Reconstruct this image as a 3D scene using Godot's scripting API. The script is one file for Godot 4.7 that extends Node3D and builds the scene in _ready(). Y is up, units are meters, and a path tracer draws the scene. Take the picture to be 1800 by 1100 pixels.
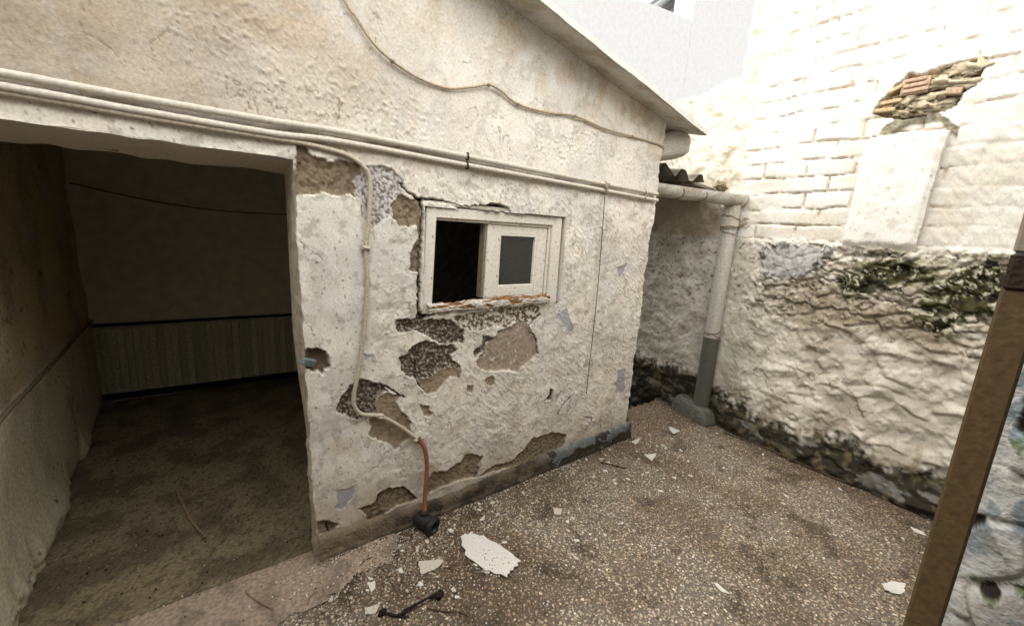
extends Node3D
# A derelict whitewashed courtyard: a low house front with a door, a small window and peeling paint, and a
# boundary wall of painted brick over rubble. Metres, y up; the house front is the plane z = 0, the boundary wall x = 3.53.

var rng := RandomNumberGenerator.new()
var ns := FastNoiseLite.new()      # one octave
var nf := FastNoiseLite.new()      # five octaves
var nh := FastNoiseLite.new()      # three octaves
var used := {}

func N(x: float, y: float) -> float: return ns.get_noise_2d(x, y)
func F(x: float, y: float) -> float: return nf.get_noise_2d(x, y)
func sm(a: float, b: float, x: float) -> float:
	var t := clampf((x - a) / (b - a), 0.0, 1.0)
	return t * t * (3.0 - 2.0 * t)

# ---------------------------------------------------------------- naming
func numbered(called: String, under: Node) -> String:
	var key := str(under.get_instance_id()) + called
	var k: int = used.get(key, 0)
	used[key] = k + 1
	return called if k == 0 else "%s_%03d" % [called, k]

func obj(called: String, mesh: Mesh, mat: Material, under: Node = self) -> MeshInstance3D:
	var o := MeshInstance3D.new()
	o.name = numbered(called, under)
	o.mesh = mesh
	if mat: o.material_override = mat
	under.add_child(o, true)
	return o

func thing(called: String, label: String, category: String, at := Vector3.ZERO, group := "") -> Node3D:
	var o := Node3D.new()
	o.name = numbered(called, self)
	add_child(o, true)
	o.position = at
	tag(o, label, category, group)
	return o

func tag(o: Node, label: String, category: String, group := "") -> Node:
	o.set_meta("label", label); o.set_meta("category", category)
	if group: o.set_meta("group", group)
	return o

func kind(o: Node, k: String) -> Node:
	o.set_meta("kind", k)
	return o

# ---------------------------------------------------------------- shapes
class Sheet:
	var w: int
	var h: int
	var v := PackedVector3Array()
	var c := PackedColorArray()
	var part := PackedInt32Array()
	var n := PackedVector3Array()
	var lists := {}
	func _init(a: int, b: int) -> void:
		w = a; h = b
		v.resize(w * h); c.resize(w * h); part.resize(w * h)
	func normals(flip: bool) -> void:
		n.resize(w * h)
		for j in h:
			var ja := maxi(j - 1, 0) * w
			var jb := mini(j + 1, h - 1) * w
			for i in w:
				var q := (v[j * w + mini(i + 1, w - 1)] - v[j * w + maxi(i - 1, 0)]).cross(v[jb + i] - v[ja + i]).normalized()
				n[j * w + i] = -q if flip else q
	func sort_cells() -> void:
		for j in h - 1:
			for i in w - 1:
				var p := part[j * w + i]
				if p == -1: continue
				if not lists.has(p): lists[p] = []
				lists[p].append(j * w + i)
	func mesh_of(p: int, flip: bool) -> ArrayMesh:
		var remap := {}
		var vv := PackedVector3Array()
		var nn := PackedVector3Array()
		var cc := PackedColorArray()
		var idx := PackedInt32Array()
		for k: int in lists[p]:
			var q := [k, k + 1, k + w, k + w + 1]
			var m := [0, 0, 0, 0]
			for e in 4:
				var g: int = q[e]
				var r: int = remap.get(g, -1)
				if r < 0:
					r = vv.size()
					remap[g] = r
					vv.append(v[g]); nn.append(n[g]); cc.append(c[g])
				m[e] = r
			if flip: idx.append_array([m[0], m[1], m[2], m[1], m[3], m[2]])
			else: idx.append_array([m[0], m[2], m[1], m[1], m[2], m[3]])
		var a := []
		a.resize(Mesh.ARRAY_MAX)
		a[Mesh.ARRAY_VERTEX] = vv; a[Mesh.ARRAY_NORMAL] = nn; a[Mesh.ARRAY_COLOR] = cc; a[Mesh.ARRAY_INDEX] = idx
		var out := ArrayMesh.new()
		out.add_surface_from_arrays(Mesh.PRIMITIVE_TRIANGLES, a)
		return out

# a box with bevelled edges, turned by b
func bx(st: SurfaceTool, at: Vector3, size: Vector3, bevel := 0.003, b := Basis.IDENTITY, col := Color.WHITE) -> void:
	var hs := size * 0.5
	var bv := minf(bevel, minf(hs.x, minf(hs.y, hs.z)) * 0.9)
	st.set_smooth_group(-1)
	for ax in 3:
		var a1 := (ax + 1) % 3
		var a2 := (ax + 2) % 3
		for s in [-1.0, 1.0]:
			var p := []
			for q in [[-1, -1], [1, -1], [1, 1], [-1, 1]]:
				var c := Vector3.ZERO
				c[ax] = s * hs[ax]; c[a1] = q[0] * (hs[a1] - bv); c[a2] = q[1] * (hs[a2] - bv)
				p.append(at + b * c)
			if s < 0: p.reverse()
			quad(st, p, col)
			for s2 in [-1.0, 1.0]:            # edge strips between face (ax,s) and face (a1,s2)
				var e := []
				for q in [[0, -1], [1, -1], [1, 1], [0, 1]]:
					var c := Vector3.ZERO
					if q[0] == 0:
						c[ax] = s * hs[ax]; c[a1] = s2 * (hs[a1] - bv)
					else:
						c[ax] = s * (hs[ax] - bv); c[a1] = s2 * hs[a1]
					c[a2] = q[1] * (hs[a2] - bv)
					e.append(at + b * c)
				if s * s2 < 0: e.reverse()
				quad(st, e, col)
	for sx in [-1.0, 1.0]:
		for sy in [-1.0, 1.0]:
			for sz in [-1.0, 1.0]:
				var t := [Vector3(sx * hs.x, sy * (hs.y - bv), sz * (hs.z - bv)), Vector3(sx * (hs.x - bv), sy * hs.y, sz * (hs.z - bv)), Vector3(sx * (hs.x - bv), sy * (hs.y - bv), sz * hs.z)]
				if sx * sy * sz < 0: t.reverse()
				for e in [t[0], t[2], t[1]]:
					st.set_color(col)
					st.add_vertex(at + b * e)

func quad(st: SurfaceTool, p: Array, col: Color) -> void:
	for k in [0, 2, 1, 0, 3, 2]:
		st.set_color(col)
		st.add_vertex(p[k])

func begin() -> SurfaceTool:
	var st := SurfaceTool.new()
	st.begin(Mesh.PRIMITIVE_TRIANGLES)
	return st

func done(st: SurfaceTool) -> ArrayMesh:
	st.generate_normals()
	return st.commit()

func box_mesh(at: Vector3, size: Vector3, bevel := 0.003, b := Basis.IDENTITY, col := Color.WHITE) -> ArrayMesh:
	var st := begin()
	bx(st, at, size, bevel, b, col)
	return done(st)

# a tube along points, rounded off by a spline; r may vary by rfun(t)
func tube(pts: Array, r: float, sides := 10, step := 0.012, wob := 0.0, col := Color.WHITE, taper := 0.0) -> ArrayMesh:
	var cv := Curve3D.new()
	cv.bake_interval = step
	for k in pts.size():
		var t: Vector3 = (pts[mini(k + 1, pts.size() - 1)] - pts[maxi(k - 1, 0)]) / 6.0
		if k == 0 or k == pts.size() - 1: t *= 0.5
		cv.add_point(pts[k], -t, t)
	var bk := cv.get_baked_points()
	var vv := PackedVector3Array()
	var nn := PackedVector3Array()
	var cc := PackedColorArray()
	var idx := PackedInt32Array()
	var up := Vector3(0.13, 0.9, 0.31).normalized()
	for k in bk.size():
		var d := (bk[mini(k + 1, bk.size() - 1)] - bk[maxi(k - 1, 0)]).normalized()
		var u := up.slide(d).normalized()
		up = u
		var w := d.cross(u)
		var f := float(k) / (bk.size() - 1)
		var rr := r * (1.0 - taper * f) * (1.0 + wob * N(bk[k].x * 40 + bk[k].z * 23, bk[k].y * 40))
		for s in sides:
			var a := TAU * s / sides
			var q := u * cos(a) + w * sin(a)
			vv.append(bk[k] + q * rr); nn.append(q)
			var sh := 1.0 + 0.10 * N(bk[k].x * 30 + s, bk[k].y * 30 + bk[k].z * 17)
			cc.append(Color(col.r * sh, col.g * sh, col.b * sh))
	for k in bk.size() - 1:
		for s in sides:
			var a := k * sides + s
			var b := k * sides + (s + 1) % sides
			idx.append_array([a, a + sides, b, b, a + sides, b + sides])
	for e in [0, bk.size() - 1]:
		var c0 := vv.size()
		var d: Vector3 = (bk[0] - bk[1]).normalized() if e == 0 else (bk[e] - bk[e - 1]).normalized()
		vv.append(bk[e] + d * r * 0.25); nn.append(d); cc.append(col)
		for s in sides:
			vv.append(vv[e * sides + s]); nn.append((nn[e * sides + s] + d).normalized()); cc.append(col)
		for s in sides:
			if e != 0: idx.append_array([c0, c0 + 1 + (s + 1) % sides, c0 + 1 + s])
			else: idx.append_array([c0, c0 + 1 + s, c0 + 1 + (s + 1) % sides])
	var a := []
	a.resize(Mesh.ARRAY_MAX)
	a[Mesh.ARRAY_VERTEX] = vv; a[Mesh.ARRAY_NORMAL] = nn; a[Mesh.ARRAY_COLOR] = cc; a[Mesh.ARRAY_INDEX] = idx
	var m := ArrayMesh.new()
	m.add_surface_from_arrays(Mesh.PRIMITIVE_TRIANGLES, a)
	return m

# a lathed ring: profile of (radius, along) turned about the axis
func lathe(at: Vector3, axis: Vector3, prof: Array, sides: int, col: Color, under_st: SurfaceTool = null) -> ArrayMesh:
	var st := under_st if under_st else begin()
	var u := axis.cross(Vector3(0.2, 1, 0.1)).normalized()
	var w := axis.cross(u).normalized()
	st.set_smooth_group(-1)
	for k in prof.size() - 1:
		for s in sides:
			var p := []
			for e in [[k, s], [k, s + 1], [k + 1, s + 1], [k + 1, s]]:
				var a: float = TAU * e[1] / sides
				p.append(at + axis * prof[e[0]].y + (u * cos(a) + w * sin(a)) * prof[e[0]].x)
			quad(st, p, col)
	return done(st) if under_st == null else null

func sdf(p: Vector2, a: PackedVector2Array) -> float:
	var d := 1e9
	var inside := false
	var m := a.size()
	var q := a[m - 1]
	for k in m:
		var r := a[k]
		var e := q - r
		var u := p - r
		var t := clampf(u.dot(e) / e.length_squared(), 0.0, 1.0)
		d = minf(d, (u - e * t).length_squared())
		if (r.y > p.y) != (q.y > p.y) and p.x < (q.x - r.x) * (p.y - r.y) / (q.y - r.y) + r.x: inside = not inside
		q = r
	return -sqrt(d) if inside else sqrt(d)

func line_dist(p: Vector2, a: PackedVector2Array) -> float:
	var d := 1e9
	for k in a.size() - 1:
		var e := a[k + 1] - a[k]
		var u := p - a[k]
		var t := clampf(u.dot(e) / e.length_squared(), 0.0, 1.0)
		d = minf(d, (u - e * t).length_squared())
	return sqrt(d)

func pts2(l: Array) -> PackedVector2Array:
	var a := PackedVector2Array()
	for k in range(0, l.size(), 2): a.append(Vector2(l[k], l[k + 1]))
	return a

func bounds(a: PackedVector2Array, grow: float) -> Rect2:
	var b := Rect2(a[0], Vector2.ZERO)
	for p in a: b = b.expand(p)
	return b.grow(grow)

# ---------------------------------------------------------------- materials
var tex := {}
func noise_tex(size: int, freq: float, oct: int, seed_: int, lo := 0.0, hi := 1.0) -> NoiseTexture2D:
	var t := NoiseTexture2D.new()
	t.width = size; t.height = size; t.seamless = true; t.generate_mipmaps = false
	var n := FastNoiseLite.new()
	n.noise_type = FastNoiseLite.TYPE_SIMPLEX_SMOOTH
	n.seed = seed_; n.frequency = freq; n.fractal_octaves = oct
	t.noise = n
	var g := Gradient.new()
	g.set_color(0, Color(lo, lo, lo)); g.set_color(1, Color(hi, hi, hi))
	t.color_ramp = g
	return t

func mat(col: Color, rough := 0.9, grain := 0.0, bump := 0.0, per_metre := 3.0, vertex := false) -> StandardMaterial3D:
	var m := StandardMaterial3D.new()
	m.albedo_color = Color(col.r, col.g, col.b).linear_to_srgb()
	m.roughness = rough
	m.metallic_specular = 0.35
	m.vertex_color_use_as_albedo = vertex
	m.uv1_triplanar = true
	m.uv1_world_triplanar = true
	m.uv1_scale = Vector3.ONE * per_metre
	if grain > 0.0:
		var key := "g%.2f" % grain
		if not tex.has(key): tex[key] = noise_tex(512, 0.02, 5, 31, 1.0 - grain, 1.0)
		m.albedo_texture = tex[key]
	if grain < 0.0:      # paint with small chips knocked out of it
		if not tex.has("chip"):
			var t := noise_tex(512, 0.016, 4, 99)
			var g := Gradient.new()
			g.offsets = PackedFloat32Array([0.0, 0.13, 0.15, 0.6, 1.0])
			g.colors = PackedColorArray([Color(0.40, 0.30, 0.20), Color(0.55, 0.45, 0.34), Color(0.93, 0.93, 0.92), Color(0.97, 0.97, 0.96), Color(1, 1, 1)])
			t.color_ramp = g
			tex.chip = t
		m.albedo_texture = tex.chip
	if bump > 0.0:
		if not tex.has("bump"): tex.bump = noise_tex(512, 0.03, 5, 77)
		m.heightmap_enabled = true
		m.heightmap_texture = tex.bump
		m.heightmap_scale = bump
	return m

# patches of bare wall: kind, outline in metres along and up the front wall
var wall_patches := [
	[0, [0.261, 1.851, 0.296, 1.853, 0.313, 1.819, 0.360, 1.818, 0.375, 1.801, 0.406, 1.813, 0.477, 1.818, 0.510, 1.808, 0.506, 1.775, 0.476, 1.743, 0.484, 1.710, 0.479, 1.673, 0.459, 1.691, 0.410, 1.678, 0.383, 1.680, 0.356, 1.685, 0.318, 1.677, 0.296, 1.669, 0.258, 1.667, 0.253, 1.716, 0.263, 1.774, 0.263, 1.811]],
	[5, [0.519, 1.809, 0.605, 1.817, 0.628, 1.812, 0.683, 1.771, 0.684, 1.718, 0.637, 1.674, 0.637, 1.608, 0.587, 1.578, 0.546, 1.558, 0.507, 1.599, 0.504, 1.662, 0.483, 1.681, 0.476, 1.743, 0.514, 1.784]],
	[0, [0.674, 1.713, 0.728, 1.691, 0.757, 1.699, 0.773, 1.663, 0.759, 1.592, 0.709, 1.571, 0.671, 1.571, 0.642, 1.599, 0.637, 1.661]],
	[0, [0.767, 1.692, 0.787, 1.661, 0.778, 1.570, 0.773, 1.384, 0.774, 1.162, 0.759, 1.157, 0.759, 1.357, 0.722, 1.371, 0.726, 1.463, 0.762, 1.517, 0.747, 1.581]],
	[4, [0.718, 1.712, 0.753, 1.702, 0.808, 1.704, 0.871, 1.706, 0.937, 1.690, 1.006, 1.684, 1.092, 1.696, 1.143, 1.710, 1.205, 1.716, 1.270, 1.696, 1.284, 1.679, 1.176, 1.676, 1.086, 1.676, 1.000, 1.672, 0.904, 1.690, 0.827, 1.695, 0.753, 1.688]],
	[1, [0.655, 1.091, 0.660, 1.136, 0.766, 1.134, 0.942, 1.113, 0.987, 1.079, 1.033, 1.040, 1.036, 0.971, 0.991, 0.983, 0.961, 0.980, 0.890, 0.989, 0.834, 1.028, 0.813, 1.050, 0.741, 1.077, 0.697, 1.069, 0.673, 1.071]],
	[6, [0.956, 1.128, 1.074, 1.139, 1.167, 1.146, 1.291, 1.159, 1.424, 1.165, 1.529, 1.151, 1.554, 1.096, 1.472, 1.049, 1.360, 1.066, 1.292, 1.036, 1.198, 1.052, 1.134, 1.037, 1.079, 1.043, 1.002, 1.071]],
	[1, [0.736, 0.995, 0.788, 1.014, 0.834, 1.009, 0.890, 0.982, 0.976, 0.972, 1.000, 0.941, 0.957, 0.919, 0.965, 0.891, 1.003, 0.864, 1.020, 0.826, 0.952, 0.858, 0.894, 0.846, 0.839, 0.815, 0.765, 0.821, 0.719, 0.843, 0.687, 0.874, 0.680, 0.914, 0.674, 0.946, 0.705, 0.961]],
	[2, [0.765, 0.821, 0.839, 0.815, 0.894, 0.846, 0.966, 0.863, 1.024, 0.825, 1.015, 0.777, 0.954, 0.802, 0.911, 0.767, 0.883, 0.731, 0.814, 0.727, 0.799, 0.761, 0.772, 0.793]],
	[7, [1.112, 0.861, 1.166, 0.912, 1.163, 0.955, 1.227, 0.984, 1.250, 1.025, 1.336, 1.039, 1.396, 1.067, 1.453, 1.051, 1.477, 1.002, 1.542, 0.925, 1.556, 0.843, 1.486, 0.805, 1.405, 0.754, 1.321, 0.776, 1.190, 0.790, 1.139, 0.813]],
	[1, [1.144, 1.008, 1.236, 0.983, 1.172, 0.947, 1.169, 0.919, 1.103, 0.884, 1.093, 0.922, 1.147, 0.950]],
	[8, [0.259, 1.019, 0.268, 1.045, 0.304, 1.045, 0.340, 1.027, 0.359, 0.991, 0.360, 0.943, 0.337, 0.937, 0.332, 0.919, 0.316, 0.936, 0.288, 0.943, 0.261, 0.964]],
	[1, [0.461, 0.857, 0.493, 0.866, 0.536, 0.853, 0.604, 0.814, 0.619, 0.785, 0.574, 0.767, 0.559, 0.733, 0.564, 0.684, 0.515, 0.658, 0.467, 0.670, 0.431, 0.699, 0.387, 0.726, 0.378, 0.748, 0.406, 0.797, 0.443, 0.845]],
	[2, [0.619, 0.779, 0.687, 0.744, 0.655, 0.717, 0.682, 0.672, 0.715, 0.625, 0.737, 0.585, 0.727, 0.512, 0.656, 0.457, 0.614, 0.509, 0.563, 0.541, 0.519, 0.581, 0.539, 0.614, 0.524, 0.655, 0.564, 0.684, 0.559, 0.733, 0.579, 0.766]],
	[2, [0.775, 0.685, 0.832, 0.655, 0.857, 0.614, 0.845, 0.599, 0.805, 0.609, 0.792, 0.647]],
	[3, [0.504, 0.995, 0.523, 0.982, 0.551, 0.978, 0.551, 0.953, 0.509, 0.959]],
	[3, [0.368, 0.333, 0.391, 0.330, 0.423, 0.323, 0.452, 0.330, 0.446, 0.269, 0.412, 0.231, 0.393, 0.216, 0.365, 0.233, 0.375, 0.274]],
	[0, [0.470, 0.196, 0.561, 0.201, 0.566, 0.240, 0.614, 0.252, 0.702, 0.226, 0.754, 0.168, 0.779, 0.114, 0.697, 0.128, 0.641, 0.119, 0.603, 0.098, 0.592, 0.078, 0.560, 0.061, 0.498, 0.071, 0.509, 0.144]],
	[0, [0.283, 0.201, 0.336, 0.178, 0.382, 0.141, 0.343, 0.106, 0.285, 0.127]],
	[0, [0.834, 0.203, 0.866, 0.253, 0.958, 0.238, 1.059, 0.275, 1.083, 0.300, 1.134, 0.284, 1.187, 0.251, 1.164, 0.201, 1.150, 0.130, 1.024, 0.151, 0.869, 0.136, 0.836, 0.117]],
	[0, [1.159, 0.127, 1.264, 0.159, 1.416, 0.144, 1.511, 0.202, 1.566, 0.266, 1.620, 0.260, 1.763, 0.257, 1.886, 0.205, 1.873, 0.122, 1.748, 0.093, 1.637, 0.090, 1.480, 0.096, 1.285, 0.118]],
	[3, [1.687, 1.086, 1.780, 1.119, 1.800, 1.044, 1.854, 0.981, 1.837, 0.941, 1.752, 0.999]],
	[3, [2.360, 0.598, 2.453, 0.601, 2.471, 0.402, 2.361, 0.415]],
	[3, [2.209, 1.377, 2.301, 1.404, 2.290, 1.337, 2.246, 1.309]],
	[2, [1.063, 0.728, 1.103, 0.724, 1.098, 0.673, 1.061, 0.688]],
	[2, [1.176, 0.740, 1.225, 0.762, 1.249, 0.735, 1.230, 0.692, 1.195, 0.706]],
	[4, [1.688, 0.587, 1.716, 0.573, 1.719, 0.502, 1.648, 0.513, 1.688, 0.535]],
	[4, [0.774, 1.164, 0.800, 1.165, 0.836, 1.192, 0.851, 1.211, 0.937, 1.179, 0.858, 1.150, 0.798, 1.125, 0.768, 1.128]],
]
var wall_cracks := [
	[0.0044, [0.770, 1.685, 0.777, 1.622, 0.773, 1.491, 0.767, 1.357, 0.769, 1.246, 0.762, 1.134]],
	[0.0033, [0.672, 1.756, 0.696, 1.727, 0.758, 1.699]],
	[0.0033, [1.554, 1.096, 1.491, 1.055, 1.469, 1.034, 1.487, 0.998, 1.542, 0.933, 1.556, 0.843]],
	[0.0022, [0.760, 0.914, 0.761, 0.822, 0.775, 0.786, 0.803, 0.754]],
	[0.0022, [1.907, 0.507, 1.810, 0.446, 1.778, 0.381]],
	[0.0022, [1.777, 0.534, 1.750, 0.477]],
	[0.0044, [1.183, 0.252, 1.173, 0.198, 1.150, 0.130]],
	[0.0022, [2.059, 0.295, 2.129, 0.268, 2.069, 0.184]],
	[0.0022, [2.214, 0.237, 2.235, 0.150]],
	[0.0033, [0.604, 0.814, 0.687, 0.744, 0.697, 0.736]],
	[0.0033, [0.561, 0.189, 0.566, 0.234, 0.619, 0.247, 0.702, 0.223, 0.772, 0.130]],
	[0.0022, [0.332, 0.180, 0.322, 0.156, 0.332, 0.111]],
]
var side_patches := [
	["hole", [0.862, 2.479, 0.878, 2.545, 0.915, 2.565, 0.943, 2.632, 0.996, 2.691, 1.051, 2.668, 1.232, 2.699, 1.310, 2.682, 1.307, 2.625, 1.283, 2.558, 1.246, 2.521, 1.236, 2.462, 1.172, 2.433, 1.052, 2.415, 0.940, 2.443]],
	["cem", [0.916, 2.350, 0.993, 2.447, 1.141, 2.470, 1.200, 2.413, 1.285, 2.332, 1.277, 2.286, 1.182, 2.384, 1.060, 2.374, 0.990, 2.330]],
	["grey", [0.376, 1.574, 0.585, 1.621, 0.836, 1.591, 0.760, 1.461, 0.634, 1.360, 0.521, 1.344, 0.413, 1.374]],
	["moss", [0.906, 1.399, 1.009, 1.510, 1.110, 1.588, 1.273, 1.575, 1.371, 1.517, 1.377, 1.431, 1.254, 1.412, 1.100, 1.350, 0.995, 1.272, 0.915, 1.319]],
	["moss", [1.370, 1.465, 1.463, 1.578, 1.603, 1.625, 1.674, 1.476, 1.615, 1.271, 1.531, 1.252, 1.463, 1.130, 1.297, 1.199, 1.319, 1.350]],
	["stain", [0.589, 1.397, 0.914, 1.359, 1.283, 1.270, 1.558, 1.120, 1.482, 0.917, 1.215, 1.064, 1.037, 1.059, 0.844, 0.835, 0.617, 1.045]],
]

# ---------------------------------------------------------------- the house front
func jamb_x(y: float) -> float:
	return 0.281 - 0.014 * y + 0.006 * N(y * 7.0, 3.0) + 0.003 * N(y * 31.0, 8.0)

func lintel_y(x: float) -> float:
	return 1.797 + 0.004 * N(x * 9.0, 77.0)

func roof_y(x: float) -> float:      # underside of the roof where it meets the front wall
	return 2.63 - 0.19 * (x - 1.155)

func house_front(house: Node3D) -> void:
	var sl := []                       # distances along the wall, then round the corner and back
	var q := -0.95
	while q < 2.535:
		sl.append(q); q += 0.005
	for k in 12: sl.append(2.535 + 0.005 * k)
	q = sl[-1] + 0.01
	while q < 3.25:
		sl.append(q); q += 0.03
	var w := sl.size()
	var h := 602
	var S := Sheet.new(w, h)
	var best := PackedFloat32Array(); best.resize(w * h); best.fill(1.0)
	var typ := PackedInt32Array(); typ.resize(w * h); typ.fill(-1)
	var pid := PackedInt32Array(); pid.resize(w * h); pid.fill(-1)
	var crack := PackedFloat32Array(); crack.resize(w * h); crack.fill(9.0)
	for k in wall_patches.size():
		var a := pts2(wall_patches[k][1])
		var b := bounds(a, 0.03)
		var i0 := clampi(int((b.position.x + 0.95) / 0.005), 0, w - 1)
		var i1 := clampi(int((b.end.x + 0.95) / 0.005), 0, w - 1)
		for j in range(clampi(int(b.position.y / 0.005), 0, h - 1), clampi(int(b.end.y / 0.005), 0, h - 1)):
			for i in range(i0, i1):
				var x: float = sl[i]
				var y := j * 0.005
				var p := Vector2(x + 0.010 * F(x * 22, y * 22), y + 0.010 * F(x * 22 + 50, y * 22))
				var d := sdf(p, a)
				var at := j * w + i
				if d < best[at]:
					best[at] = d; typ[at] = wall_patches[k][0]; pid[at] = k
	for cr in wall_cracks:
		var a := pts2(cr[1])
		var b := bounds(a, 0.02)
		for j in range(clampi(int(b.position.y / 0.005), 0, h - 1), clampi(int(b.end.y / 0.005), 0, h - 1)):
			for i in range(clampi(int((b.position.x + 0.95) / 0.005), 0, w - 1), clampi(int((b.end.x + 0.95) / 0.005), 0, w - 1)):
				var x: float = sl[i]
				var y := j * 0.005
				var d: float = line_dist(Vector2(x + 0.008 * F(x * 25, y * 25), y + 0.008 * F(x * 25 + 50, y * 25)), a) / cr[0]
				crack[j * w + i] = minf(crack[j * w + i], d)
	for j in h:
		var y := j * 0.005
		for i in w:
			var x: float = sl[i]
			var at := j * w + i
			# place on the path
			var pos := Vector3(x, y, 0)
			var nor := Vector3(0, 0, 1)
			var wander := 0.010 * N(y * 5.0, 40.0) + 0.006 * N(y * 17.0, 41.0) + 0.05 * sm(0.9, 0.0, y) * 0.3
			if x > 2.535:
				var t := (x - 2.535) / 0.03
				if t < PI / 2:
					pos = Vector3(2.535 + 0.03 * sin(t), y, -0.03 + 0.03 * cos(t)); nor = Vector3(sin(t), 0, cos(t))
				else:
					pos = Vector3(2.565, y, -0.03 - (x - 2.535 - 0.03 * PI / 2)); nor = Vector3(1, 0, 0)
			pos.x += wander * sm(1.8, 2.5, x)
			# relief of the plaster
			var upper := sm(1.84, 1.93, y + 0.02 * N(x * 3, 9))
			var left := sm(0.62, 0.5, x) * (1.0 - upper)
			var z := 0.007 * N(x * 2.1, y * 2.1) + 0.003 * N(x * 6.0, y * 6.0)
			var fl := F(x * 5.0, y * 5.0 + 30)
			var wob := F(x * 14.0, y * 14.0)
			var fine := N(x * 75.0, y * 75.0)
			if upper > 0.0:
				var l1 := N(x * 27.0 + 0.3 * wob, y * 33.0 + 11 + 0.3 * fl)
				var l2 := N(x * 46.0 + 90, y * 50.0)
				var dense := sm(-0.3, 0.35, N(x * 1.7, y * 1.7 + 4))
				var lumps := 0.0034 * sm(0.30, 0.80, l1) * (0.25 + 0.75 * dense) + 0.0022 * sm(0.38, 0.80, l2) - 0.0024 * sm(0.55, 0.85, -l2) * dense
				var flat := sm(-0.42, -0.05, N(x * 1.15 + 30, y * 1.5))
				z += upper * (lumps * (0.5 + 0.6 * flat) * sm(0.02, 0.10, y - 1.86 - 0.02 * dense) + 0.0020 * wob + 0.0002 * fine)
			if upper < 1.0:
				var u := x * 0.80 - y * 0.60
				var v2 := x * 0.60 + y * 0.80
				var ridge := sm(0.0, 0.7, N(u * 13.0, v2 * 38.0)) * 0.0022 * sm(-0.35, 0.3, F(x * 2.2, y * 2.2 + 77)) + N(u * 30.0 + 7, v2 * 85.0) * 0.0005
				var flake := sm(0.07, 0.095, fl) * 0.0016 + sm(-0.16, -0.14, fl) * 0.0013 + sm(0.26, 0.275, F(x * 9.0, y * 9.0)) * 0.0015
				z += (1.0 - upper) * (1.0 - 0.7 * left) * (ridge * sm(0.7, 1.3, x) + 0.0016 * wob + flake + 0.0002 * fine) + (1.0 - upper) * left * 0.0018 * N(x * 11, y * 5)
			# colour of the limewash
			var tone := F(x * 1.6 + 20, y * 1.6)
			var col := Color(0.83, 0.785, 0.70).lerp(Color(0.74, 0.715, 0.66), sm(-0.2, 0.35, tone))
			col = col.lerp(Color(0.60, 0.49, 0.34), 0.55 * sm(0.05, 0.5, F(x * 4.0, y * 4.0 + 60)) * (0.35 + 0.65 * sm(0.9, 0.2, y)))
			if upper > 0.0:
				var near_roof := sm(0.5, 0.0, roof_y(x) - y)
				var rust := sm(0.02, 0.34, F(x * 3.2 + 9, y * 3.2)) * maxf(near_roof, sm(0.9, 0.2, x) * sm(1.95, 2.35, y))
				col = col.lerp(Color(0.50, 0.35, 0.17), 0.62 * rust * upper * (0.6 + 0.6 * maxf(0.0, N(x * 40, y * 40))))
				col = col.lerp(Color(0.33, 0.26, 0.175), upper * 0.82 * sm(1.3, -0.5, x + 0.5 * F(x * 2, y * 2 + 3)))  # shade on the gable's upper left, put into the limewash colour
			var streak := sm(0.15, 0.7, N(x * 19.0 + 0.6 * wob, y * 1.3 + 70)) * sm(-0.2, 0.3, F(x * 1.8 + 33, y * 1.1))
			col = col.lerp(Color(0.50, 0.42, 0.30), 0.30 * streak)
			var damp := F(x * 2.6 + 120, y * 2.6)
			col = col.lerp(Color(0.47, 0.44, 0.385), 0.45 * sm(0.16, 0.24, damp) * sm(0.42, 0.24, damp))
			var hair := absf(F(x * 1.9 + 210, y * 1.9 + 40))
			if hair < 0.010 and N(x * 2.2 + 9, y * 2.2) > 0.05:
				z -= 0.0022 * sm(0.010, 0.003, hair)
				col = col.lerp(Color(0.22, 0.175, 0.125), 0.65 * sm(0.010, 0.003, hair))
			var speck := N(x * 58.0, y * 40.0 + 300)
			if speck > 0.76: col = col.lerp(Color(0.12, 0.085, 0.05), 0.75 * sm(0.76, 0.82, speck) * (1.0 - 0.6 * upper))
			var scuff := F(x * 11.0 + 70, y * 11.0)
			col = col.lerp(Color(0.40, 0.36, 0.31), 0.5 * sm(0.25, 0.36, scuff) * (1.0 - upper))
			var low := sm(0.42, 0.08, y + 0.12 * F(x * 3, 5))
			col = col.lerp(Color(0.42, 0.35, 0.25), 0.55 * low)
			# bare patches
			var s := best[at]
			S.part[at] = 0
			if s < 0.02:
				var inside := sm(0.0025, -0.0025, s)
				if s > -0.002: z += 0.0050 * exp(-maxf(s, 0.0) / 0.0075) * (0.25 + 1.1 * maxf(0.0, N(x * 18, y * 18)))
				var r1 := clampf(2.2 * F(x * 47.0, y * 47.0 + 17.0), -1.0, 1.0)
				var r2 := F(x * 26, y * 26)
				var pc := Color(0.25, 0.2, 0.14)
				var dep := 0.006
				match typ[at]:
					0:
						pc = Color(0.25, 0.20, 0.135).lerp(Color(0.15, 0.115, 0.075), sm(-0.1, 0.5, r2)); dep = 0.013 + 0.0022 * r1 + 0.005 * r2
					1:
						pc = Color(0.085, 0.066, 0.046).lerp(Color(0.19, 0.145, 0.095), sm(0.0, 0.5, r2)); dep = 0.015 + 0.0045 * r1 + 0.006 * r2
						if r1 > 0.28: pc = pc.lerp(Color(0.50, 0.46, 0.40), 0.75 * sm(0.28, 0.5, r1))
					2:
						pc = Color(0.33, 0.265, 0.185).lerp(Color(0.24, 0.185, 0.12), sm(0.0, 0.4, r2)); dep = 0.009 + 0.0008 * r1 + 0.002 * r2
					3:
						pc = Color(0.42, 0.415, 0.43); dep = 0.0016
					4:
						pc = Color(0.07, 0.05, 0.035); dep = 0.035 + 0.008 * r1
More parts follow.
